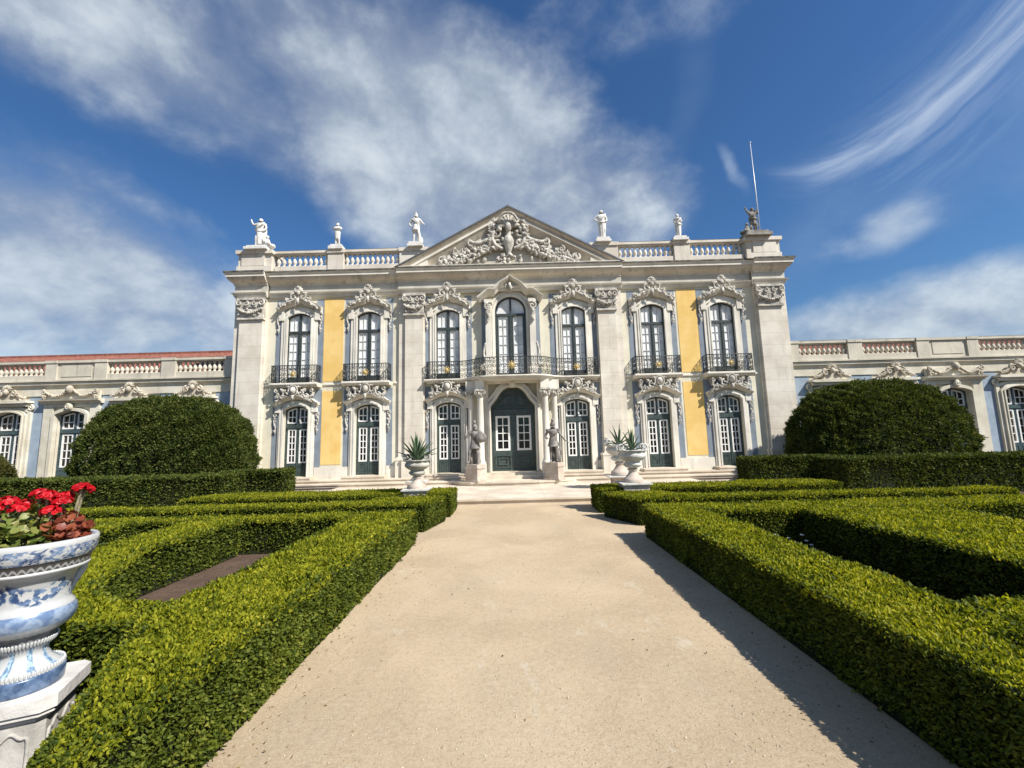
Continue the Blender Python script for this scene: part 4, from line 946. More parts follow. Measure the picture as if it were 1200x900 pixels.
def statue(name, label, cat, x, y, z, h, mb, mat, plinth, group=None, rz=0):
    root = empty(name, (x,y,z), rz); tag(root, label, cat, group)
    pm = MB(); 
    for (hw, za, zb) in plinth: pm.prism([(-hw,-hw*.8),(hw,-hw*.8),(hw,hw*.8),(-hw,hw*.8)], za, zb, 'z')
    pm.build('plinth', mat if name != 'soldier_statue' else M['pinkstone'], root)
    zt = plinth[-1][2]; b = MB(); b.v = [(p[0]*h, p[1]*h, p[2]*h+zt-.01) for p in mb.v]; b.f, b.m, b.s = mb.f, mb.m, mb.s
    b.build('figure', mat, root); return root
PL = [(.30,0,.09),(.25,.09,.19)]
def child_extra(sx):
    def f(m, j, r):
        toga(m, j, r)
        cx = sx*.24
        m.tube([(cx,-.02,.02),(cx,-.02,.16),(cx,-.015,.27)],[.085,.10,.06]); m.blob((cx,-.03,.34),(.055,.055,.06)); m.tube([(cx,-.05,.24),(cx-sx*.1,-.07,.2),(cx-sx*.14,-.05,.3)],[.03,.028,.022])
        m.tube([(cx,-.06,.1),(cx+sx*.1,-.1,.12),(cx+sx*.18,-.08,.02)],[.05,.045,.03]); m.blob((cx+sx*.14,0,.06),(.1,.09,.07)); m.blob((cx+sx*.05,.02,.03),(.2,.1,.05))
    return f
statue('rooftop_statue', 'white marble woman statue raising one arm, seated child beside her, leftmost on the roof', 'statue', -9.85, 16.2, 9.30, 1.27,
    figure(dict(ell=(.18,-.0,.68), wrl=(.15,-.06,.56), hdl=(.11,-.09,.53), elr=(-.22,-.03,.76), wrr=(-.27,-.05,.88), hdr=(-.28,-.05,.94), kneer=(-.09,-.08,.30), toer=(-.13,-.10,.03), ankr=(-.11,-.03,.06)), (.12,.60,.10,.15,.10), child_extra(1), 1), M['statue'], [(.44,0,.10),(.36,.10,.17)])
def crossed(m, j, r):
    m.blob((0,-.10,.72),(.17,.06,.05)); m.blob((0,.015,.955),(.06,.062,.04)); m.tube(spline([(-.02,.08,.8),(-.04,.1,.5),(-.03,.1,.1)],5), .06)
statue('rooftop_statue', 'small white statue with folded arms, mid-balustrade left of the pediment', 'statue', -6.80, 16.25, 9.30, .98,
    figure(dict(ell=(.19,-.05,.70), wrl=(.05,-.14,.72), hdl=(-.03,-.14,.73), elr=(-.19,-.05,.69), wrr=(-.05,-.15,.70), hdr=(.03,-.15,.70)), (.30,.60,.10,.14,.09), crossed, 2), M['statue'], [(.28,0,.12),(.22,.12,.20)])
def warrior(m, j, r):
    m.lathe([(.13,.42),(.115,.50),(.10,.60)], seg=20, wave=lambda t, z: .10*math.sin(10*t)*(1 if z < .5 else .3)); m.blob((0,.01,.965),(.06,.066,.04)); m.tube(spline([(0,.06,.96),(0,.02,1.03),(0,-.06,1.0)],4), .022)
    m.tube(spline([(.05,.08,.82),(.03,.13,.55),(.06,.12,.25),(.08,.1,.06)],5), [.07]*16); m.blob((.14,.06,.12),(.07,.07,.13)); m.tube([(-.05,-.10,.82),(.1,-.1,.62)], .022)
statue('rooftop_statue', 'white warrior statue with bare legs, at the left slope of the pediment', 'statue', -3.66, 16.2, 9.30, 1.27,
    figure(dict(elr=(-.22,.03,.67), wrr=(-.16,-.05,.56), hdr=(-.12,-.07,.54), ell=(.21,.0,.66), wrl=(.25,-.08,.60), hdl=(.29,-.1,.58), kneel=(.10,-.07,.29), ankl=(.11,.0,.06), toel=(.14,-.08,.02)), None, warrior, 3), M['statue'], PL)
statue('rooftop_statue', 'white statue in a long robe, at the right slope of the pediment', 'statue', 3.72, 16.2, 9.28, 1.24,
    figure(dict(elr=(-.23,.03,.68), wrr=(-.15,-.06,.57), hdr=(-.09,-.09,.56), ell=(.17,.0,.65), wrl=(.13,-.09,.56), hdl=(.08,-.11,.55), kneel=(.08,-.06,.29)), (.05,.60,.10,.145,.11), toga, 4), M['statue'], PL)
def hood_(m, j, r): toga(m, j, r); m.blob((0,-.02,.78),(.16,.10,.05)); m.blob((0,.02,.955),(.062,.066,.06))
statue('rooftop_statue', 'small white draped statue standing mid-balustrade right of the pediment', 'statue', 6.76, 16.25, 9.28, 1.0,
    figure(dict(ell=(.16,-.02,.66), wrl=(.05,-.12,.68), hdl=(-.01,-.13,.69), elr=(-.16,-.01,.64), wrr=(-.06,-.12,.58), hdr=(-.01,-.13,.57)), (.04,.62,.10,.13,.10), hood_, 5), M['statue'], [(.30,0,.10),(.24,.10,.18)])
statue('rooftop_statue', 'grime-darkened statue with one arm raised and a child, rightmost on the roof', 'statue', 9.72, 16.2, 9.30, 1.12,
    figure(dict(elr=(-.20,-.03,.83), wrr=(-.25,-.05,.94), hdr=(-.28,-.05,.98), ell=(.22,.0,.74), wrl=(.13,-.06,.83), hdl=(.08,-.06,.88), kneel=(.10,-.05,.29)), (.35,.62,.10,.14,.12), child_extra(-1), 6), M['statue_dark'], [(.50,0,.12),(.40,.12,.22)])
def soldier(side):
    def f(m, j, r):
        m.lathe([(.145,.40),(.125,.47),(.105,.56),(.10,.62)], seg=24, wave=lambda t, z: .11*math.sin(11*t)*(1 if z < .48 else .25))
        m.blob((0,-.005,.955),(.066,.075,.05)); m.tube(spline([(0,.08,.92),(0,.05,1.03),(0,-.02,1.07),(0,-.08,1.03)],5), [.02]+[.032]*13+[.02]*2)   # crested helmet
        m.blob((0,-.07,.94),(.05,.03,.012)); m.blob((0,-.05,.74),(.10,.075,.085)); m.blob((.13,0,.80),(.055,.06,.045)); m.blob((-.13,0,.80),(.055,.06,.045))
        m.tube(spline([(.06,.10,.82),(-.02,.15,.55),(.02,.14,.25),(.05,.12,.03)],6), [.06+.04*t/18 for t in range(19)])
        m.tube([(side*.11,.07,.0),(side*.11,.07,.2),(side*.10,.06,.36)], [.075,.065,.055])   # tree stump support
        if side < 0:
            x, y, z = j['hdl']; m.lathe([(.02,-.035),(.10,-.02),(.135,.0),(.13,.012),(.02,.012)], seg=20)   # round shield: turned upright below
            n = 20*5; base = len(m.v)-(20*5+40)
            for i in range(base, len(m.v)):
                q = m.v[i]; m.v[i] = (x+q[0], y-.03+q[2], z+.01+q[1])
            m.tube([(-.24,-.06,.62),(-.25,-.05,1.02)], .012)
        else:
            x, y, z = j['hdl']; m.tube([(x-.03,y+.01,z+.02),(x+.10,y-.04,z-.06)], [.016,.010]); m.tube([(.14,.02,.5),(.2,.1,.18)], .014)
    return f
for nm, sd, x, pose, lab in (('soldier_statue', -1, -1.36, dict(elr=(-.20,-.02,.67), wrr=(-.23,-.07,.72), hdr=(-.24,-.07,.77), ell=(.20,.0,.68), wrl=(.20,-.09,.66), hdl=(.17,-.11,.66), kneer=(-.13,-.10,.31), ankr=(-.15,-.03,.07), toer=(-.18,-.11,.03), head=(.01,-.02,.885)),
                            'grey stone helmeted soldier statue holding a round shield, left of the main doorway'),
                           ('soldier_statue', 1, 1.38, dict(ell=(.185,-.06,.69), wrl=(.24,-.14,.60), hdl=(.27,-.16,.55), elr=(-.19,.03,.66), wrr=(-.16,-.08,.60), hdr=(-.13,-.11,.60), kneel=(.08,-.08,.29), head=(-.005,-.02,.885)),
                            'grey stone helmeted soldier statue reaching one arm forward, right of the main doorway')):
    o = statue(nm, lab, 'statue', x, 15.18, .29, 1.40, figure(pose, None, soldier(sd), 8), M['statue_grey'], [(.30,0,.05),(.26,.05,.44),(.29,.44,.49),(.25,.49,.58)], rz=0)
    for ch in o.children:
        if ch.name.startswith('plinth'): ch.rotation_euler = (0,0,R(-34))
fp = MB().tube([(0,0,0),(0.0,0,2.2),(-.02,0,4.4)], [.028,.022,.014], 8).blob((-.02,0,4.43),.04)
fo = fp.build('flagpole', M['pole'], loc=(10.22,16.62,9.30)); tag(fo, 'slender pale bare flagpole rising behind the rightmost rooftop statue', 'flagpole')

# ------------------------------------------------------------------ foliage
def leaf_mesh(P, N, L, W, spread=.9, fold=.25, up=.0, six=False):
    """numpy: one folded four-sided leaf per point"""
    n = len(P); rv = rng.normal(size=(n,3)); rv /= np.linalg.norm(rv,axis=1)[:,None]
    A = N*.75+rv*spread+np.array([0,0,up]); A /= np.linalg.norm(A,axis=1)[:,None]
    B = np.cross(A, rng.normal(size=(n,3))); B /= np.linalg.norm(B,axis=1)[:,None]
    C = np.cross(A,B); sc = rng.uniform(.7,1.25,size=n)[:,None]; L = (np.asarray(L).reshape(-1,1))*sc; W = (np.asarray(W).reshape(-1,1))*sc
    if six:
        V = np.empty((n,6,3)); V[:,0] = P; V[:,3] = P+A*L
        for i, j, f, g_ in ((1,5,.28,.44),(2,4,.70,.42)):
            V[:,i] = P+A*L*f+B*W*g_+C*W*fold; V[:,j] = P+A*L*f-B*W*g_+C*W*fold
        return V.reshape(-1,3)
    V = np.empty((n,4,3)); V[:,0] = P; V[:,2] = P+A*L
    mid = P+A*L*.5; V[:,1] = mid+B*W*.5+C*W*fold; V[:,3] = mid-B*W*.5+C*W*fold
    return V.reshape(-1,3)
def make_leaves(name, V, mat, body=None, bmat=None, parent=None, smat=None, top=None):
    """leaf quads split in two triangles + optional dark inner body, one mesh"""
    V6 = V[1] if isinstance(V, tuple) else np.zeros((0,3)); V = V[0] if isinstance(V, tuple) else V
    n = len(V)//4; i = np.arange(n)*4; T = np.stack([i,i+1,i+2,i,i+2,i+3],1).reshape(-1,3)
    n6 = len(V6)//6; i = np.arange(n6)*6+len(V); T6 = np.stack([i,i+1,i+2,i,i+2,i+3,i,i+3,i+4,i,i+4,i+5],1).reshape(-1,3)
    T = np.concatenate([T,T6]).astype(int); V = np.concatenate([V,V6])
    bv = np.zeros((0,3)); bt = np.zeros((0,3),int)
    if body: bv, bt = np.array(body[0],float), np.array(body[1],int)
    VV = np.concatenate([V,bv]); TT = np.concatenate([T,bt+len(V)]) if len(bt) else T
    me = bpy.data.meshes.new(name); me.vertices.add(len(VV)); me.vertices.foreach_set('co', VV.astype(np.float32).ravel())
    me.loops.add(TT.size); me.loops.foreach_set('vertex_index', TT.astype(np.int32).ravel())
    me.polygons.add(len(TT)); me.polygons.foreach_set('loop_start', np.arange(0,TT.size,3,dtype=np.int32))
    try: me.polygons.foreach_set('loop_total', np.full(len(TT),3,dtype=np.int32))
    except Exception: pass
    me.materials.append(mat)
    if bmat: me.materials.append(bmat)
    mi = np.zeros(len(TT),np.int32); mi[len(T):] = 1
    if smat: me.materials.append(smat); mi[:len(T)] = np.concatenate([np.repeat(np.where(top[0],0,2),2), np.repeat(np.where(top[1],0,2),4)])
    me.polygons.foreach_set('material_index', mi)
    me.update(calc_edges=True)
    o = bpy.data.objects.new(name, me); COL.objects.link(o)
    if parent: o.parent = parent
    return o
def tri_prism(poly, z0, z1):
    m = MB().prism(poly, z0, z1, 'z'); F = []
    for f in m.f:
        for k in range(1,len(f)-1): F.append((f[0],f[k],f[k+1]))
    return m.v, F
def round_poly(poly, r):
    out = []; n = len(poly)
    for i in range(n):
        p0, p, p1 = np.array(poly[i-1],float), np.array(poly[i],float), np.array(poly[(i+1)%n],float)
        d0, d1 = p0-p, p1-p; l0, l1 = np.linalg.norm(d0), np.linalg.norm(d1); rr = min(r, l0*.4, l1*.4)
        qa, qb = p+d0/l0*rr, p+d1/l1*rr
        for t in (0,.33,.67,1): out.append(tuple((1-t)**2*qa+2*t*(1-t)*p+t*t*qb))
    return out
def inset(poly, d):
    n = len(poly); ar = sum(poly[i][0]*poly[(i+1)%n][1]-poly[(i+1)%n][0]*poly[i][1] for i in range(n)); sg = 1 if ar > 0 else -1; out = []
    for i in range(n):
        p0, p, p1 = np.array(poly[i-1]), np.array(poly[i]), np.array(poly[(i+1)%n])
        a_ = p-p0; b_ = p1-p; a_ = a_/(np.linalg.norm(a_)+1e-9); b_ = b_/(np.linalg.norm(b_)+1e-9)
        nn = sg*(np.array([-a_[1],a_[0]])+np.array([-b_[1],b_[0]])); l = np.linalg.norm(nn); nn = nn/l if l > 1e-6 else nn
        out.append(tuple(p+nn*d/max(.5, l/2)))
    return out
def vnoise(P, s, seed):
    """cheap smooth 3-D noise: a sum of sines"""
    r = np.random.default_rng(seed); o = np.zeros(len(P))
    for k in range(7):
        w = r.normal(size=3)*s*(1+.35*k); o += np.sin(P@w+r.uniform(0,6.28))/(1+.3*k)
    return o/3.0
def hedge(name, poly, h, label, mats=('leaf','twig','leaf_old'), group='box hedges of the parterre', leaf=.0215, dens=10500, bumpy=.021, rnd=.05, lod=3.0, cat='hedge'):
    poly = round_poly(poly, rnd*1.3); n = len(poly); pa = np.array(poly)
    ar = sum(poly[i][0]*poly[(i+1)%n][1]-poly[(i+1)%n][0]*poly[i][1] for i in range(n))
    if ar < 0: pa = pa[::-1]; poly = [tuple(p) for p in pa]; ar = -ar
    mn, mx = pa.min(0), pa.max(0); nt = int((mx-mn).prod()*dens)
    q = rng.uniform(mn, mx, size=(nt,2))
    ins = np.zeros(len(q),bool); dist = np.full(len(q),9.)
    for i in range(n):
        p0, p1 = pa[i], pa[(i+1)%n]
        c_ = ((p0[1] > q[:,1]) != (p1[1] > q[:,1])); xi = (p1[0]-p0[0])*(q[:,1]-p0[1])/((p1[1]-p0[1]) if abs(p1[1]-p0[1])>1e-9 else 1e-9)+p0[0]; ins ^= c_ & (q[:,0] < xi)
        e = p1-p0; t = np.clip(((q-p0)@e)/(e@e+1e-12),0,1); dist = np.minimum(dist, np.linalg.norm(q-p0-t[:,None]*e,axis=1))
    q, dist = q[ins], dist[ins]
    z = h-np.where(dist < rnd, rnd-np.sqrt(np.maximum(rnd**2-(rnd-dist)**2,0)), 0)
    Pt = np.column_stack([q,z]); Nt = np.tile([0,0,1.],(len(Pt),1))
    Ps, Ns = [], []
    for i in range(n):
        p0, p1 = pa[i], pa[(i+1)%n]; e = p1-p0; L = np.linalg.norm(e); k = int(L*h*dens*1.05+rng.uniform())
        if k == 0: continue
        t = rng.uniform(size=k); zz = rng.uniform(.015,h,size=k); nn = np.array([e[1],-e[0]])/L
        off = -np.where(zz > h-rnd, rnd-np.sqrt(np.maximum(rnd**2-(zz-h+rnd)**2,0)), 0)-np.clip(.12-zz,0,1)*.25
        xy = p0+t[:,None]*e+nn*off[:,None]; Ps.append(np.column_stack([xy,zz])); Ns.append(np.tile([nn[0],nn[1],.12],(k,1)))
    P = np.concatenate([Pt]+Ps); N = np.concatenate([Nt]+Ns)
    top = np.arange(len(P)) < len(Pt); s = np.clip(np.linalg.norm(P-CAM,axis=1)/lod, 1, 2.1); keep = rng.uniform(size=len(P)) < 1/s**1.7
    P, N, s, top = P[keep], N[keep], s[keep], top[keep]
    dp = vnoise(P,2.6,5)*bumpy+vnoise(P,11,6)*bumpy*.55+rng.normal(size=len(P))*.007-.012
    stray = rng.uniform(size=len(P)) < .012; dp = dp+stray*rng.uniform(.01,.045,size=len(P))
    P = P+N*(dp-leaf*s*.55)[:,None]; nr = s < 1.7
    V4 = leaf_mesh(P[~nr], N[~nr], leaf*s[~nr], leaf*.50*s[~nr], spread=.8); V6 = leaf_mesh(P[nr], N[nr], leaf*s[nr], leaf*.56*s[nr], spread=.8, six=True)
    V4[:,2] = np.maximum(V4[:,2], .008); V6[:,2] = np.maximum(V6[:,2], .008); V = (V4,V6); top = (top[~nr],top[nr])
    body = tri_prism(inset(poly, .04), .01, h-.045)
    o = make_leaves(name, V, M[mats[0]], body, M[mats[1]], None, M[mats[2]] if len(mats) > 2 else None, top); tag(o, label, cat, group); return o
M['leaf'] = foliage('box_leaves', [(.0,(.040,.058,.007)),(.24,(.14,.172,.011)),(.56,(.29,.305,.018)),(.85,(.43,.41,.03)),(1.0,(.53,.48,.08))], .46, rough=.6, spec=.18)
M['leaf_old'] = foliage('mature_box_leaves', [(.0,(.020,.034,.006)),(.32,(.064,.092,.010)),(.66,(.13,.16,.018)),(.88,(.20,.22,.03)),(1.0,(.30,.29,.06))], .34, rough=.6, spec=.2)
M['twig'] = plain('hedge_twigs', (.014,.017,.007), .9, var=.4, scale=30, spec=.1)
M['tall_leaf'] = foliage('tall_hedge_leaves', [(.0,(.016,.029,.006)),(.4,(.056,.080,.013)),(.75,(.115,.135,.022)),(1.0,(.20,.20,.045))], .26, rough=.6, spec=.2)
M['dome_leaf'] = foliage('topiary_leaves', [(.0,(.014,.026,.007)),(.4,(.052,.076,.013)),(.75,(.115,.135,.024)),(1.0,(.22,.21,.06))], .28, rough=.6, spec=.22)
G1 = 'box hedges of the parterre'
rect = lambda x0,x1,y0,y1: [(x0,y0),(x1,y0),(x1,y1),(x0,y1)]
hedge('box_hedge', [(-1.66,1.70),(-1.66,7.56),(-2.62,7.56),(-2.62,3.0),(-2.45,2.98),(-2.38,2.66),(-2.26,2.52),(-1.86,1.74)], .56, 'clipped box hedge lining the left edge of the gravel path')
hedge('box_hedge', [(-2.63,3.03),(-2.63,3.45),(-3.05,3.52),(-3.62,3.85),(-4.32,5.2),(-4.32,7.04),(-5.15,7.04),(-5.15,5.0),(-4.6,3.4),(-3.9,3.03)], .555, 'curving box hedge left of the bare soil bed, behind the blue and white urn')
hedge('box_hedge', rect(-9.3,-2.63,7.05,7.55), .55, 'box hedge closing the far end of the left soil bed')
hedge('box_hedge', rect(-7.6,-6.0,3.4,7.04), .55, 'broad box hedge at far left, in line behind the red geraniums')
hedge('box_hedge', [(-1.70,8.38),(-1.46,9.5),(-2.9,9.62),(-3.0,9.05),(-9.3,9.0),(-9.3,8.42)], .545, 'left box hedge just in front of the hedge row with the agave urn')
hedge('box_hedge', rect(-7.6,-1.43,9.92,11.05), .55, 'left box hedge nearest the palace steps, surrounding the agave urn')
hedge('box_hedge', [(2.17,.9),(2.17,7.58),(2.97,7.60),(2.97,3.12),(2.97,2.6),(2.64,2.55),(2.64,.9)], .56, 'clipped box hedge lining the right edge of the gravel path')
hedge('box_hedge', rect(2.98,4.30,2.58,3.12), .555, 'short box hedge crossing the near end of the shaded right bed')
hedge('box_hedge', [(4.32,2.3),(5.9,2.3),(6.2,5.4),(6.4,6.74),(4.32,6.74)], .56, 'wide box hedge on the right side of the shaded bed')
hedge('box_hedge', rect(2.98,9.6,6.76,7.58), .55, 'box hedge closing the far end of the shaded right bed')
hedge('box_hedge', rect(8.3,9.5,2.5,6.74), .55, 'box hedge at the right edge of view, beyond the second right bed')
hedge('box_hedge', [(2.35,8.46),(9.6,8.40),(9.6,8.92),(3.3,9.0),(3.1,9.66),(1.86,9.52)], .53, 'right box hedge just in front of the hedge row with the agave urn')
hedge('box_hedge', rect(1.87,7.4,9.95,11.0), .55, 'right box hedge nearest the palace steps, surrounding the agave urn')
TG = 'tall dark hedges below the topiary domes'
TH = dict(mats=('tall_leaf','twig'), group=TG, leaf=.036, dens=4200, bumpy=.03, rnd=.05)
hedge('tall_hedge', [(-22,11.7),(-7.75,11.5),(-7.75,12.7),(-22,12.9)], .95, 'long tall dark hedge in front of the left topiary dome', **TH)
hedge('tall_hedge', rect(-8.6,-6.72,12.72,13.5), 1.0, 'set back end block of the tall left hedge', **TH)
hedge('tall_hedge', [(8.72,11.5),(22,11.5),(22,12.7),(8.72,12.7)], .98, 'long tall dark hedge in front of the right topiary dome', **TH)
hedge('tall_hedge', rect(6.80,9.6,12.72,13.5), 1.0, 'set back end block of the tall right hedge', **TH)
def dome(name, c, rx, ry, h, label, leaf=.075, dens=1500, e=2.9, seed=3, mat='dome_leaf', sharp=1.0):
    n = int(2*PI*rx*h*dens*.9); u = rng.uniform(-1,1,size=(n*2,3)); u[:,2] = np.abs(u[:,2]); u /= np.linalg.norm(u,axis=1)[:,None]
    k = (np.abs(u[:,0])**e+np.abs(u[:,1])**e+np.abs(u[:,2])**(e*sharp))**(-1/e); S = u*k[:,None]
    N = np.sign(S)*np.abs(S)**(e-1)/np.array([rx,ry,h]); N /= np.linalg.norm(N,axis=1)[:,None]
    P = S*np.array([rx,ry,h]); P[:,:2] *= (1-.10*(1-np.clip(P[:,2]/h*2.5,0,1)))[:,None]
    d = vnoise(P,1.5,seed)*.05+vnoise(P,5.5,seed+1)*.11+vnoise(P,13,seed+5)*.05+rng.normal(size=len(P))*.035-.04
    tuft = vnoise(P,9,seed+2); keep = rng.uniform(size=len(P)) < np.clip(.75+tuft*.5,.25,1); P, N, d = P[keep], N[keep], d[keep]
    P = P+N*d[:,None]+np.array(c); V = leaf_mesh(P, N, leaf, leaf*.42, spread=.85, up=.25)
    bv, bf = [], []; nu, nv = 24, 8
    for i in range(nv+1):
        for j in range(nu):
            w = np.array([math.cos(2*PI*j/nu)*math.cos(PI/2*i/nv), math.sin(2*PI*j/nu)*math.cos(PI/2*i/nv), math.sin(PI/2*i/nv)])
            kk = (abs(w[0])**e+abs(w[1])**e+abs(w[2])**(e*sharp))**(-1/e); bv.append(tuple(w*kk*np.array([rx-.18,ry-.18,h-.18])*np.array([.92,.92,1])+np.array(c)))
    for i in range(nv):
        for j in range(nu):
            a_, b_ = i*nu+j, i*nu+(j+1)%nu; bf += [(a_,b_,b_+nu),(a_,b_+nu,a_+nu)]
    o = make_leaves(name, V, M[mat], (bv,bf), M['twig']); return o
o = dome('topiary_bush', (-11.52,14.55,0), 2.72, 1.45, 3.35, 'l', seed=3); tag(o, 'big rounded dark topiary bush behind the tall left hedge', 'topiary', 'rounded topiary bushes')
o = dome('topiary_bush', (12.08,14.55,0), 2.76, 1.45, 3.28, 'r', seed=13); tag(o, 'big rounded dark topiary bush behind the tall right hedge', 'topiary', 'rounded topiary bushes')
M['cone_leaf'] = foliage('cone_leaves', [(.0,(.03,.035,.006)),(.5,(.075,.075,.012)),(1.0,(.14,.13,.02))], .2)
o = dome('topiary_cone', (-16.75,13.6,0), .95, .8, 1.75, 'c', leaf=.06, dens=2200, e=2.0, seed=23, mat='cone_leaf'); tag(o, 'small olive topiary cone at the far left edge', 'topiary')

# ------------------------------------------------------------------ agave urns
def scallop(t, z): return .045*math.cos(12*t)*max(0,(z-.50)/.1)
M['urnstone'] = stone('mossy_urn_marble', (.50,.475,.41), (.34,.33,.275), stain=.5, stain_col=(.16,.15,.115), bump=.4, mott=5)
M['urnwhite'] = stone('pale_urn_marble', (.66,.64,.585), (.48,.465,.42), stain=.4, stain_col=(.25,.235,.20), bump=.35, mott=5)
M['agave'] = None
def agave_mat():
    m, t, b = newmat('agave_blades'); g = t.node('ShaderNodeNewGeometry'); n = t.noise(t.mapping(g.outputs['Position'],(1,1,.3)), 18, 3)
    c = t.mix(t.smooth(n,.35,.65), (.045,.085,.045), (.10,.15,.075)); t.put(b.inputs['Base Color'], c); b.inputs['Roughness'].default_value = .5; return m
M['agave'] = agave_mat()
def agave(name, label, loc, R_, H_, n, seed, group='agaves in the stone urns', lo=62):
    r = random.Random(seed); m = MB()
    for i in range(n):
        az = 2.399*i; el = R(88-lo*(i/n)**.8+r.uniform(-6,6)); L = (H_*(.75+.25*(1-i/n)))*r.uniform(.85,1.1); w = .052*L/.6
        d = Vector((math.cos(az),math.sin(az),0)); sd = Vector((-math.sin(az),math.cos(az),0)); vs = []; k = 6
        for q in range(k+1):
            t = q/k; e2 = el-.35*t*(i/n); p = d*(math.cos(e2)*L*t)+Vector((0,0,math.sin(e2)*L*t)); ww = w*(1-t)**.75*(1+.5*t)+.002
            up = Vector((-d.x*math.sin(e2),-d.y*math.sin(e2),math.cos(e2)))
            vs += [p+sd*ww+up*ww*.5, p-up*.006, p-sd*ww+up*ww*.5, p-up*ww*.35]
        fs = []
        for q in range(k):
            a_ = 4*q
            for j in range(4): fs.append((a_+j, a_+(j+1)%4, a_+4+(j+1)%4, a_+4+j))
        m.add([v+Vector((0,0,0)) for v in vs], fs, 0, False)
    o = m.build(name, M['agave'], loc=loc); tag(o, label, 'agave', group); return o
def stone_urn(label, x, y, z, k, mat, group='stone urns with agaves', ped=None):
    root = empty('stone_urn', (x,y,z)); tag(root, label, 'urn', group)
    MB().box(-.31*k,.31*k,-.31*k,.31*k,0,.03).build('slab', M['urnwhite'], root)
    MB().lathe([(.20,.03),(.205,.08),(.19,.11),(.15,.14),(.13,.17),(.10,.21),(.085,.26),(.11,.28),(.11,.30),(.08,.32)], seg=20).build('foot', M['pinkstone'], root)
    b = MB().lathe([(.08,.32),(.15,.345),(.19,.38),(.195,.41),(.16,.44),(.15,.455),(.20,.48),(.27,.53),(.295,.575),(.285,.615),(.26,.64),(.265,.655),(.31,.675),(.325,.69),(.31,.70),(.28,.685),(.26,.66),(.05,.65)], seg=36, wave=lambda t, z: .05*math.cos(11*t)*(1 if z > .66 else 0)+.012*math.cos(22*t)*(1 if .46 < z < .60 else 0))
    b.build('bowl', mat, root)
    for q in (-1,1):
        for yy in (-.1,.1): s_ = MB(); spiral(s_, (q*.24,.76), .07, 1.3, R(-90), yy, .028, q); s_.build('scroll', mat, root)
    if ped: 
        pm = MB(); [pm.box(-w,w,-w,w,a_-z,b_-z) for (w,a_,b_) in ped]; pm.build('pedestal', M['pinkstone'], root)
    for ch in root.children: ch.scale = (k,k,k) if not ch.name.startswith('pedestal') and not ch.name.startswith('slab') else (1,1,1)
    return root
stone_urn('greenish marble urn on the left hedge row, mottled bowl and scalloped rim', -2.26, 10.2, .60, .98, M['urnstone'], ped=[(.26,.0,.60)])
agave('agave_plant', 'tall upright agave growing in the left front urn', (-2.26,10.2,1.22), .3, .66, 30, 2, lo=50)
stone_urn('white marble urn standing on the right hedge row in front of another urn', 2.74, 10.15, .62, 1.10, M['urnwhite'], ped=[(.28,.0,.62)])
agave('agave_plant', 'spreading agave in the right front urn, overlapping the one behind', (2.74,10.15,1.34), .3, .52, 16, 5)
stone_urn('marble urn on a rosy stone pedestal beside the right front urn, nearer the palace', 3.18, 13.2, .52, 1.35, M['urnwhite'], ped=[(.25,.155,.46),(.30,.46,.52)])
agave('agave_plant', 'dark spiky agave in the rear right urn on the rosy pedestal', (3.18,13.2,1.40), .3, .66, 14, 8)
stone_urn('marble urn almost hidden behind the left front urn, on the landing', -2.92, 13.2, .52, .95, M['urnwhite'], ped=[(.25,.155,.46),(.30,.46,.52)])

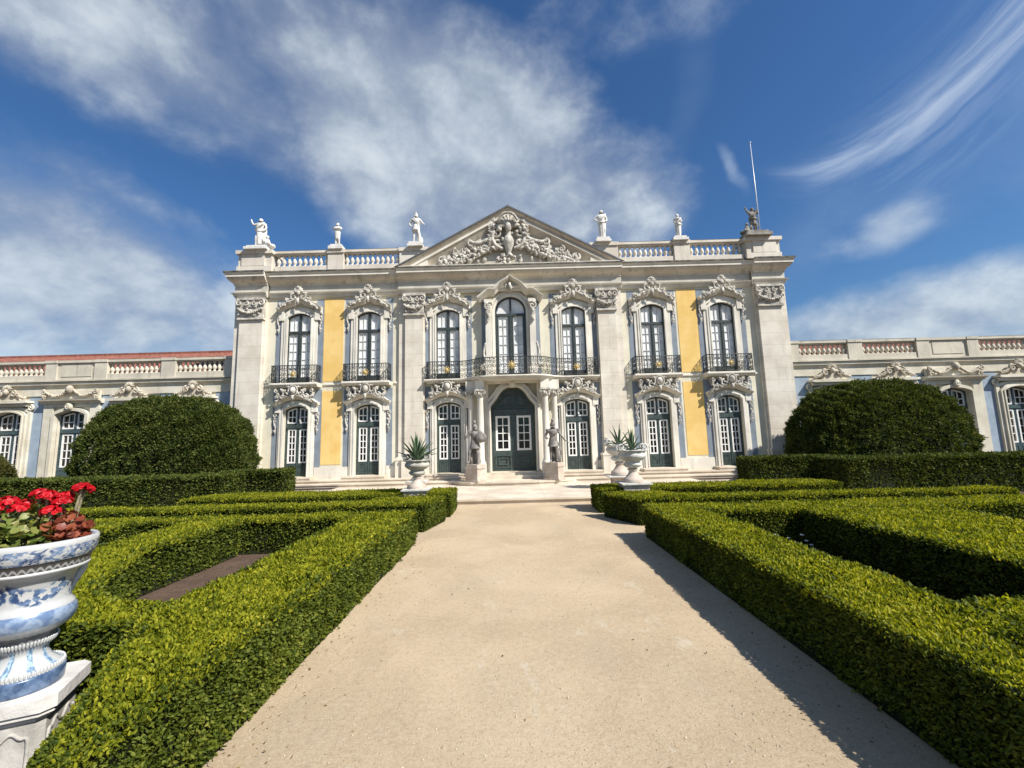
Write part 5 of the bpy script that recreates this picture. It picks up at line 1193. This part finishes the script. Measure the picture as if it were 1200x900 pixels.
# ------------------------------------------------------------------ blue and white faience urn with geraniums
def glaze(name, kind):
    m, t, b = newmat(name); tc = t.node('ShaderNodeTexCoord').outputs['Object']; sx = t.node('ShaderNodeSeparateXYZ'); t.l.new(tc, sx.inputs[0])
    an = t.math('ARCTAN2', sx.outputs[1], sx.outputs[0]); z = sx.outputs[2]
    cv = t.node('ShaderNodeCombineXYZ'); t.put(cv.inputs[0], t.math('MULTIPLY', an, .19)); t.put(cv.inputs[1], z); uv = cv.outputs[0]
    white = (.47,.47,.455); blue = (.030,.062,.145); pale = (.14,.21,.33)
    n = t.noise(uv, 48, 4, .6, .8); n2 = t.noise(uv, 18, 4, .6, .3)
    base = t.mix(t.smooth(t.noise(uv, 5, 5, .65), .5, .75), white, (.42,.41,.37))
    if kind == 'floral':    # blue flower garland swagging round the bowl
        wv = t.math('ABSOLUTE', t.math('SINE', t.math('MULTIPLY', an, 2.5))); cz = t.math('ADD', .545, t.math('MULTIPLY', wv, -.045))
        band = t.smooth(t.math('ABSOLUTE', t.math('SUBTRACT', z, cz)), 0.058, .03)
        vo = t.node('ShaderNodeTexVoronoi', feature='F1'); t.l.new(t.mapping(uv,(1,1,1),(.3,.2,0)), vo.inputs['Vector']); vo.inputs['Scale'].default_value = 34
        pet = t.smooth(t.math('ADD', vo.outputs['Distance'], t.math('MULTIPLY', t.math('SUBTRACT', n, .5), 1.1)), .60, .44)
        f = t.math('MULTIPLY', band, pet); c = t.mix(t.math('MINIMUM', t.math('MULTIPLY', f, 1.15), 1), base, t.mix(t.smooth(n2,.4,.6), blue, pale))
    elif kind == 'mottle':
        c = t.mix(t.smooth(n,.44,.58), t.mix(t.smooth(n2,.4,.6), blue, pale), base)
    elif kind == 'torus':
        c = t.mix(t.smooth(z, .325, .345), base, t.mix(t.smooth(n2,.4,.62), (.12,.18,.30), (.28,.35,.45)))
    elif kind == 'blue':
        c = t.mix(t.smooth(n2,.35,.7), (.04,.075,.15), (.13,.19,.29))
    elif kind == 'chain':   # interlaced rings on a dark band
        wv = t.math('SINE', t.math('MULTIPLY', an, 22)); zz = t.math('MULTIPLY', t.math('SUBTRACT', z, .645), 45)
        l1 = t.smooth(t.math('ABSOLUTE', t.math('SUBTRACT', zz, wv)), .45, .2); l2 = t.smooth(t.math('ABSOLUTE', t.math('ADD', zz, wv)), .45, .2)
        c = t.mix(t.math('MAXIMUM', l1, l2), (.075,.07,.065), (.30,.30,.29))
    else: c = base
    if kind == 'leafy':
        wv = t.smooth(t.math('SINE', t.math('MULTIPLY', an, 9)), .35, .75); c = t.mix(t.math('MULTIPLY', wv, t.smooth(z,.075,.12)), base, t.mix(t.smooth(n,.45,.55), (.12,.20,.30), (.35,.46,.55)))
    t.put(b.inputs['Base Color'], c); b.inputs['Roughness'].default_value = .28; b.inputs['Coat Weight'].default_value = .3
    t.put(b.inputs['Normal'], t.bump(t.noise(uv, 40, 3), .12, .01)); return m
UX, UY, UZ = -2.79, 2.60, .40; UK = .78
ur = empty('ceramic_urn', (UX,UY,0)); tag(ur, 'big blue and white painted ceramic urn on a carved stone pedestal at the left edge', 'urn')
uk = lambda z: (.375+.13*z/.775)*(1-.2*math.exp(-((z-.205)/.075)**2))
def U(mb, name, mat): mb.v = [(x*uk(z), y*uk(z), z*1.032) for x, y, z in mb.v]; o = mb.build(name, mat, ur); o.location = (0,0,UZ); return o
U(MB().lathe([(.0,0),(.455,0),(.462,.01),(.46,.07),(.45,.08),(.0,.085)], seg=48), 'foot', glaze('glaze_blue_foot','blue'))
gbead = glaze('glaze_white_beads','plain')
for (rb, zb_, nb) in ((.435,.095,64),(.365,.235,56)):
    bd = MB()
    for i in range(nb): t = 2*PI*i/nb; bd.blob((rb*math.cos(t),rb*math.sin(t),zb_), (.020,.020,.017), 0, 8, 5)
    U(bd, 'beading', gbead)
U(MB().lathe([(.44,.08),(.43,.10),(.36,.118),(.31,.14),(.285,.168),(.29,.19),(.345,.215)], seg=48), 'stem', glaze('glaze_leafy_stem','leafy'))
U(MB().lathe([(.345,.215),(.35,.222),(.33,.245),(.325,.27),(.36,.285)], seg=48), 'collar', plain('grey_collar_glaze', (.20,.20,.20), .4, var=.3, scale=20))
U(MB().lathe([(.36,.285),(.42,.305),(.455,.335),(.462,.365),(.45,.39),(.425,.405)], seg=72, wave=lambda t, z: .018*math.cos(36*t)*(1 if z < .345 else 0)), 'torus_band', glaze('glaze_torus','torus'))
U(MB().lathe([(.425,.405),(.42,.415),(.385,.43),(.37,.45),(.365,.50),(.375,.545),(.41,.585),(.475,.605)], seg=64), 'bowl', glaze('glaze_floral_bowl','floral'))
U(MB().lathe([(.475,.605),(.497,.61),(.50,.62),(.488,.625)], seg=64), 'fillet', glaze('glaze_white_fillet','plain'))
U(MB().lathe([(.488,.625),(.492,.645),(.505,.668),(.515,.672)], seg=64), 'chain_band', glaze('glaze_chain','chain'))
U(MB().lathe([(.515,.672),(.533,.69),(.54,.715),(.538,.745)], seg=64), 'rim', glaze('glaze_rim','mottle'))
U(MB().lathe([(.538,.745),(.535,.765),(.515,.775),(.49,.765),(.475,.735),(.47,.715),(.02,.713)], seg=64), 'lip', glaze('glaze_lip','plain'))
for s in (R(62), R(242)):
    hd = MB(); cx, cy = math.cos(s), math.sin(s)
    hd.tube(spline([(cx*.47,cy*.47,.61),(cx*.47,cy*.47,.57),(cx*.41,cy*.41,.51),(cx*.37,cy*.37,.46)],6), [.035]*19, 8); U(hd, 'handle', gbead)
M['pedestal'] = stone('pedestal_limestone', (.50,.475,.43), (.34,.32,.285), stain=.4, stain_col=(.2,.19,.17), bump=.5, mott=5)
M['pedtop'] = stone('pedestal_cap_stone', (.70,.67,.615), (.55,.525,.48), stain=.35, stain_col=(.3,.28,.25), bump=.5, mott=5)
def octo(h, c): return [(-h+c,-h),(h-c,-h),(h,-h+c),(h,h-c),(h-c,h),(-h+c,h),(-h,h-c),(-h,-h+c)]
rot = R(24); rt = lambda pl: [(x*math.cos(rot)-y*math.sin(rot), x*math.sin(rot)+y*math.cos(rot)) for x, y in pl]
cp = MB().prism(rt(octo(.235,.05)), .335, UZ, 'z').prism(rt(octo(.222,.045)), .31, .335, 'z').prism(rt(octo(.20,.04)), .285, .31, 'z'); cp.build('pedestal_cap', M['pedtop'], ur)
pd = MB().prism(rt(octo(.185,.03)), 0, .285, 'z')
for k in range(4):
    a_ = rot+k*PI/2; nx, ny = math.cos(a_), math.sin(a_); tx, ty = -ny, nx
    path = spline([(-.13,.02),(-.13,.19),(-.10,.205),(-.06,.235),(0,.19),(.06,.235),(.10,.205),(.13,.19),(.13,.02)],5)
    pd.tube([(nx*.187+tx*u, ny*.187+ty*u, v) for u, v in path], .009, 6)
pd.build('pedestal', M['pedestal'], ur)
ger = empty('geranium_plant', (UX,UY,UZ+.73)); tag(ger, 'red flowering geranium with green and rusty leaves filling the ceramic urn', 'geranium')
def lobed(m, p, rad, tilt, az, mi=0):
    d = Vector((math.cos(az)*math.sin(tilt), math.sin(az)*math.sin(tilt), math.cos(tilt))); u = d.orthogonal().normalized(); w = d.cross(u); vs = [Vector(p)-d*rad*.18]
    for k in range(12):
        t = 2*PI*k/12; rr = rad*(1+.12*math.cos(5*t)); vs.append(Vector(p)+(u*math.cos(t)+w*math.sin(t))*rr+d*rad*.12*math.cos(5*t))
    m.add(vs, [(0,1+k,1+(k+1)%12) for k in range(12)], mi, True)
M['ger_leaf'] = foliage('geranium_leaves', [(.0,(.05,.09,.015)),(.4,(.13,.19,.035)),(.7,(.26,.27,.07)),(1.0,(.36,.32,.12))], .3)
M['ger_rust'] = foliage('rusty_geranium_leaves', [(.0,(.10,.025,.015)),(.5,(.26,.06,.03)),(1.0,(.42,.16,.08))], .3)
M['petal'] = foliage('red_petals', [(.0,(.36,.003,.008)),(.5,(.58,.007,.015)),(1.0,(.72,.02,.03))], .25)
M['stalk'] = plain('pale_stalks', (.22,.20,.12), .7, var=.2, scale=30)
r = random.Random(12); gl, gr_ = MB(), MB()
for i in range(560):
    an = r.uniform(0,2*PI); rr = .225*math.sqrt(r.uniform(0,1)); x, y = rr*math.cos(an), rr*math.sin(an); z = .03+r.uniform(0,.22)*(1.30-rr/.24)
    side = (x*.62+y*.78)+r.uniform(-.03,.03) > .03
    lobed(gr_ if side else gl, (x,y,z+.02), r.uniform(.014,.027), r.uniform(.1,1.3), r.uniform(0,6.28))
gl.build('leaves', M['ger_leaf'], ger); gr_.build('leaves', M['ger_rust'], ger, ).__setitem__('label','rusty red leaves on the right of the plant')
UU = (.62,.78); VV = (-.78,.62)
heads = [(UU[0]*d_+VV[0]*q_, UU[1]*d_+VV[1]*q_, z_-.02) for d_, q_, z_ in ((-.085,-.05,.27),(-.06,.05,.28),(-.005,.0,.34),(.02,-.06,.33),(.035,-.10,.245),(.06,-.02,.30),(.085,-.07,.29),(.10,.02,.31),(.165,-.03,.36),(.185,.02,.345),(-.13,-.02,.31),(-.17,.05,.28),(-.20,-.04,.26))]
for (x, y, z) in heads:
    stl = MB().tube(spline([(x*.75,y*.75,0),(x*.85,y*.85,z*.5),(x,y,z)],4), .0075, 6).build('stem', M['stalk'], ger)
    fl = MB()
    for i in range(80):
        d = Vector((r.gauss(0,1),r.gauss(0,1),abs(r.gauss(0,1))*.9-.15)).normalized(); p = Vector((x,y,z))+Vector((d.x*.045,d.y*.045,d.z*.034))
        lobed(fl, p, r.uniform(.007,.013), math.acos(max(-1,min(1,d.z)))*.9+r.uniform(-.3,.3), math.atan2(d.y,d.x)+r.uniform(-.4,.4))
    fl.build('flower_head', M['petal'], ger)

# ------------------------------------------------------------------ small things on the ground
M['dry'] = foliage('fallen_leaves', [(.0,(.07,.04,.015)),(.5,(.20,.13,.05)),(1.0,(.34,.27,.12))], .1)
M['pebble'] = plain('path_pebbles', (.44,.355,.25), .9, var=.45, scale=140, spec=.2)
M['whiteflower'] = plain('white_petals', (.78,.77,.74), .6, var=.05)
def litter():
    n = 520; y = 2.2+9*rng.uniform(size=n)**1.3; side = rng.uniform(size=n) < .5; off = np.abs(rng.normal(size=n))*.22
    x = np.where(side, -1.64+off, 2.15-off); mid = rng.uniform(size=n) < .12; x = np.where(mid, rng.uniform(-1.5,2.0,size=n), x)
    P = np.column_stack([x,y,np.full(n,.012)]); N = np.tile([0,0,1.],(n,1)); V = leaf_mesh(P, N*.1, .022, .012, spread=1.0); V[:,2] = np.clip(V[:,2],.006,.02)
    o = make_leaves('leaf_litter', V, M['dry']); tag(o, kind='stuff')
    n = 5500; y = 2.0+6*rng.uniform(size=n)**1.6; x = rng.uniform(-1.66,2.18,size=n); r_ = rng.gamma(2.2,.0013,size=n)+.0015
    base = np.array([(1,0,0),(0,1,0),(-1,0,0),(0,-1,0),(0,0,.8),(0,0,-.6)]); VV = base[None]*r_[:,None,None]*rng.uniform(.6,1.3,size=(n,6,3)); VV += np.column_stack([x,y,np.full(n,.005)])[:,None,:]
    T = np.array([(0,1,4),(1,2,4),(2,3,4),(3,0,4)]); TT = (T[None]+6*np.arange(n)[:,None,None]).reshape(-1,3)
    me = bpy.data.meshes.new('pebbles'); me.from_pydata(VV.reshape(-1,3).tolist(), [], TT.tolist()); me.materials.append(M['pebble'])
    o = bpy.data.objects.new('pebbles', me); COL.objects.link(o); tag(o, kind='stuff')
litter()
def flower_clump(x, y, w, n, label, seed):
    r = random.Random(seed); o = empty('flower_clump', (x,y,0)); tag(o, label, 'flowers', 'white flowers in the beds'); g_ = MB()
    for i in range(n):
        f = MB()
        p = (r.uniform(-w,w), r.uniform(-.12,.12), r.uniform(.10,.24)); g_.tube([(p[0]*.8,p[1],0),p], .004, 4)
        for k in range(5): an = 2*PI*k/5; f.blob((p[0]+.014*math.cos(an), p[1]+.014*math.sin(an), p[2]), (.014,.014,.009), 0, 6, 4)
        f.build('flower', M['whiteflower'], o)
    g_.build('stems', M['leaf_old'], o)
flower_clump(4.0, 6.5, .25, 8, 'white flowers at the far end of the shaded right bed', 1)
flower_clump(7.9, 12.45, .5, 9, 'white flowers at the foot of the tall right hedge', 2)
flower_clump(-8.2, 12.5, .3, 7, 'white flowers at the foot of the tall left hedge', 3)
# ------------------------------------------------------------------ render settings
vs_ = SC.view_settings; vs_.view_transform = 'Standard'; vs_.look = 'None'; vs_.exposure = 0.62; vs_.gamma = 1.0; vs_.use_curve_mapping = False
SC.cycles.max_bounces = 6; SC.cycles.diffuse_bounces = 3; SC.cycles.glossy_bounces = 2; SC.cycles.transmission_bounces = 3
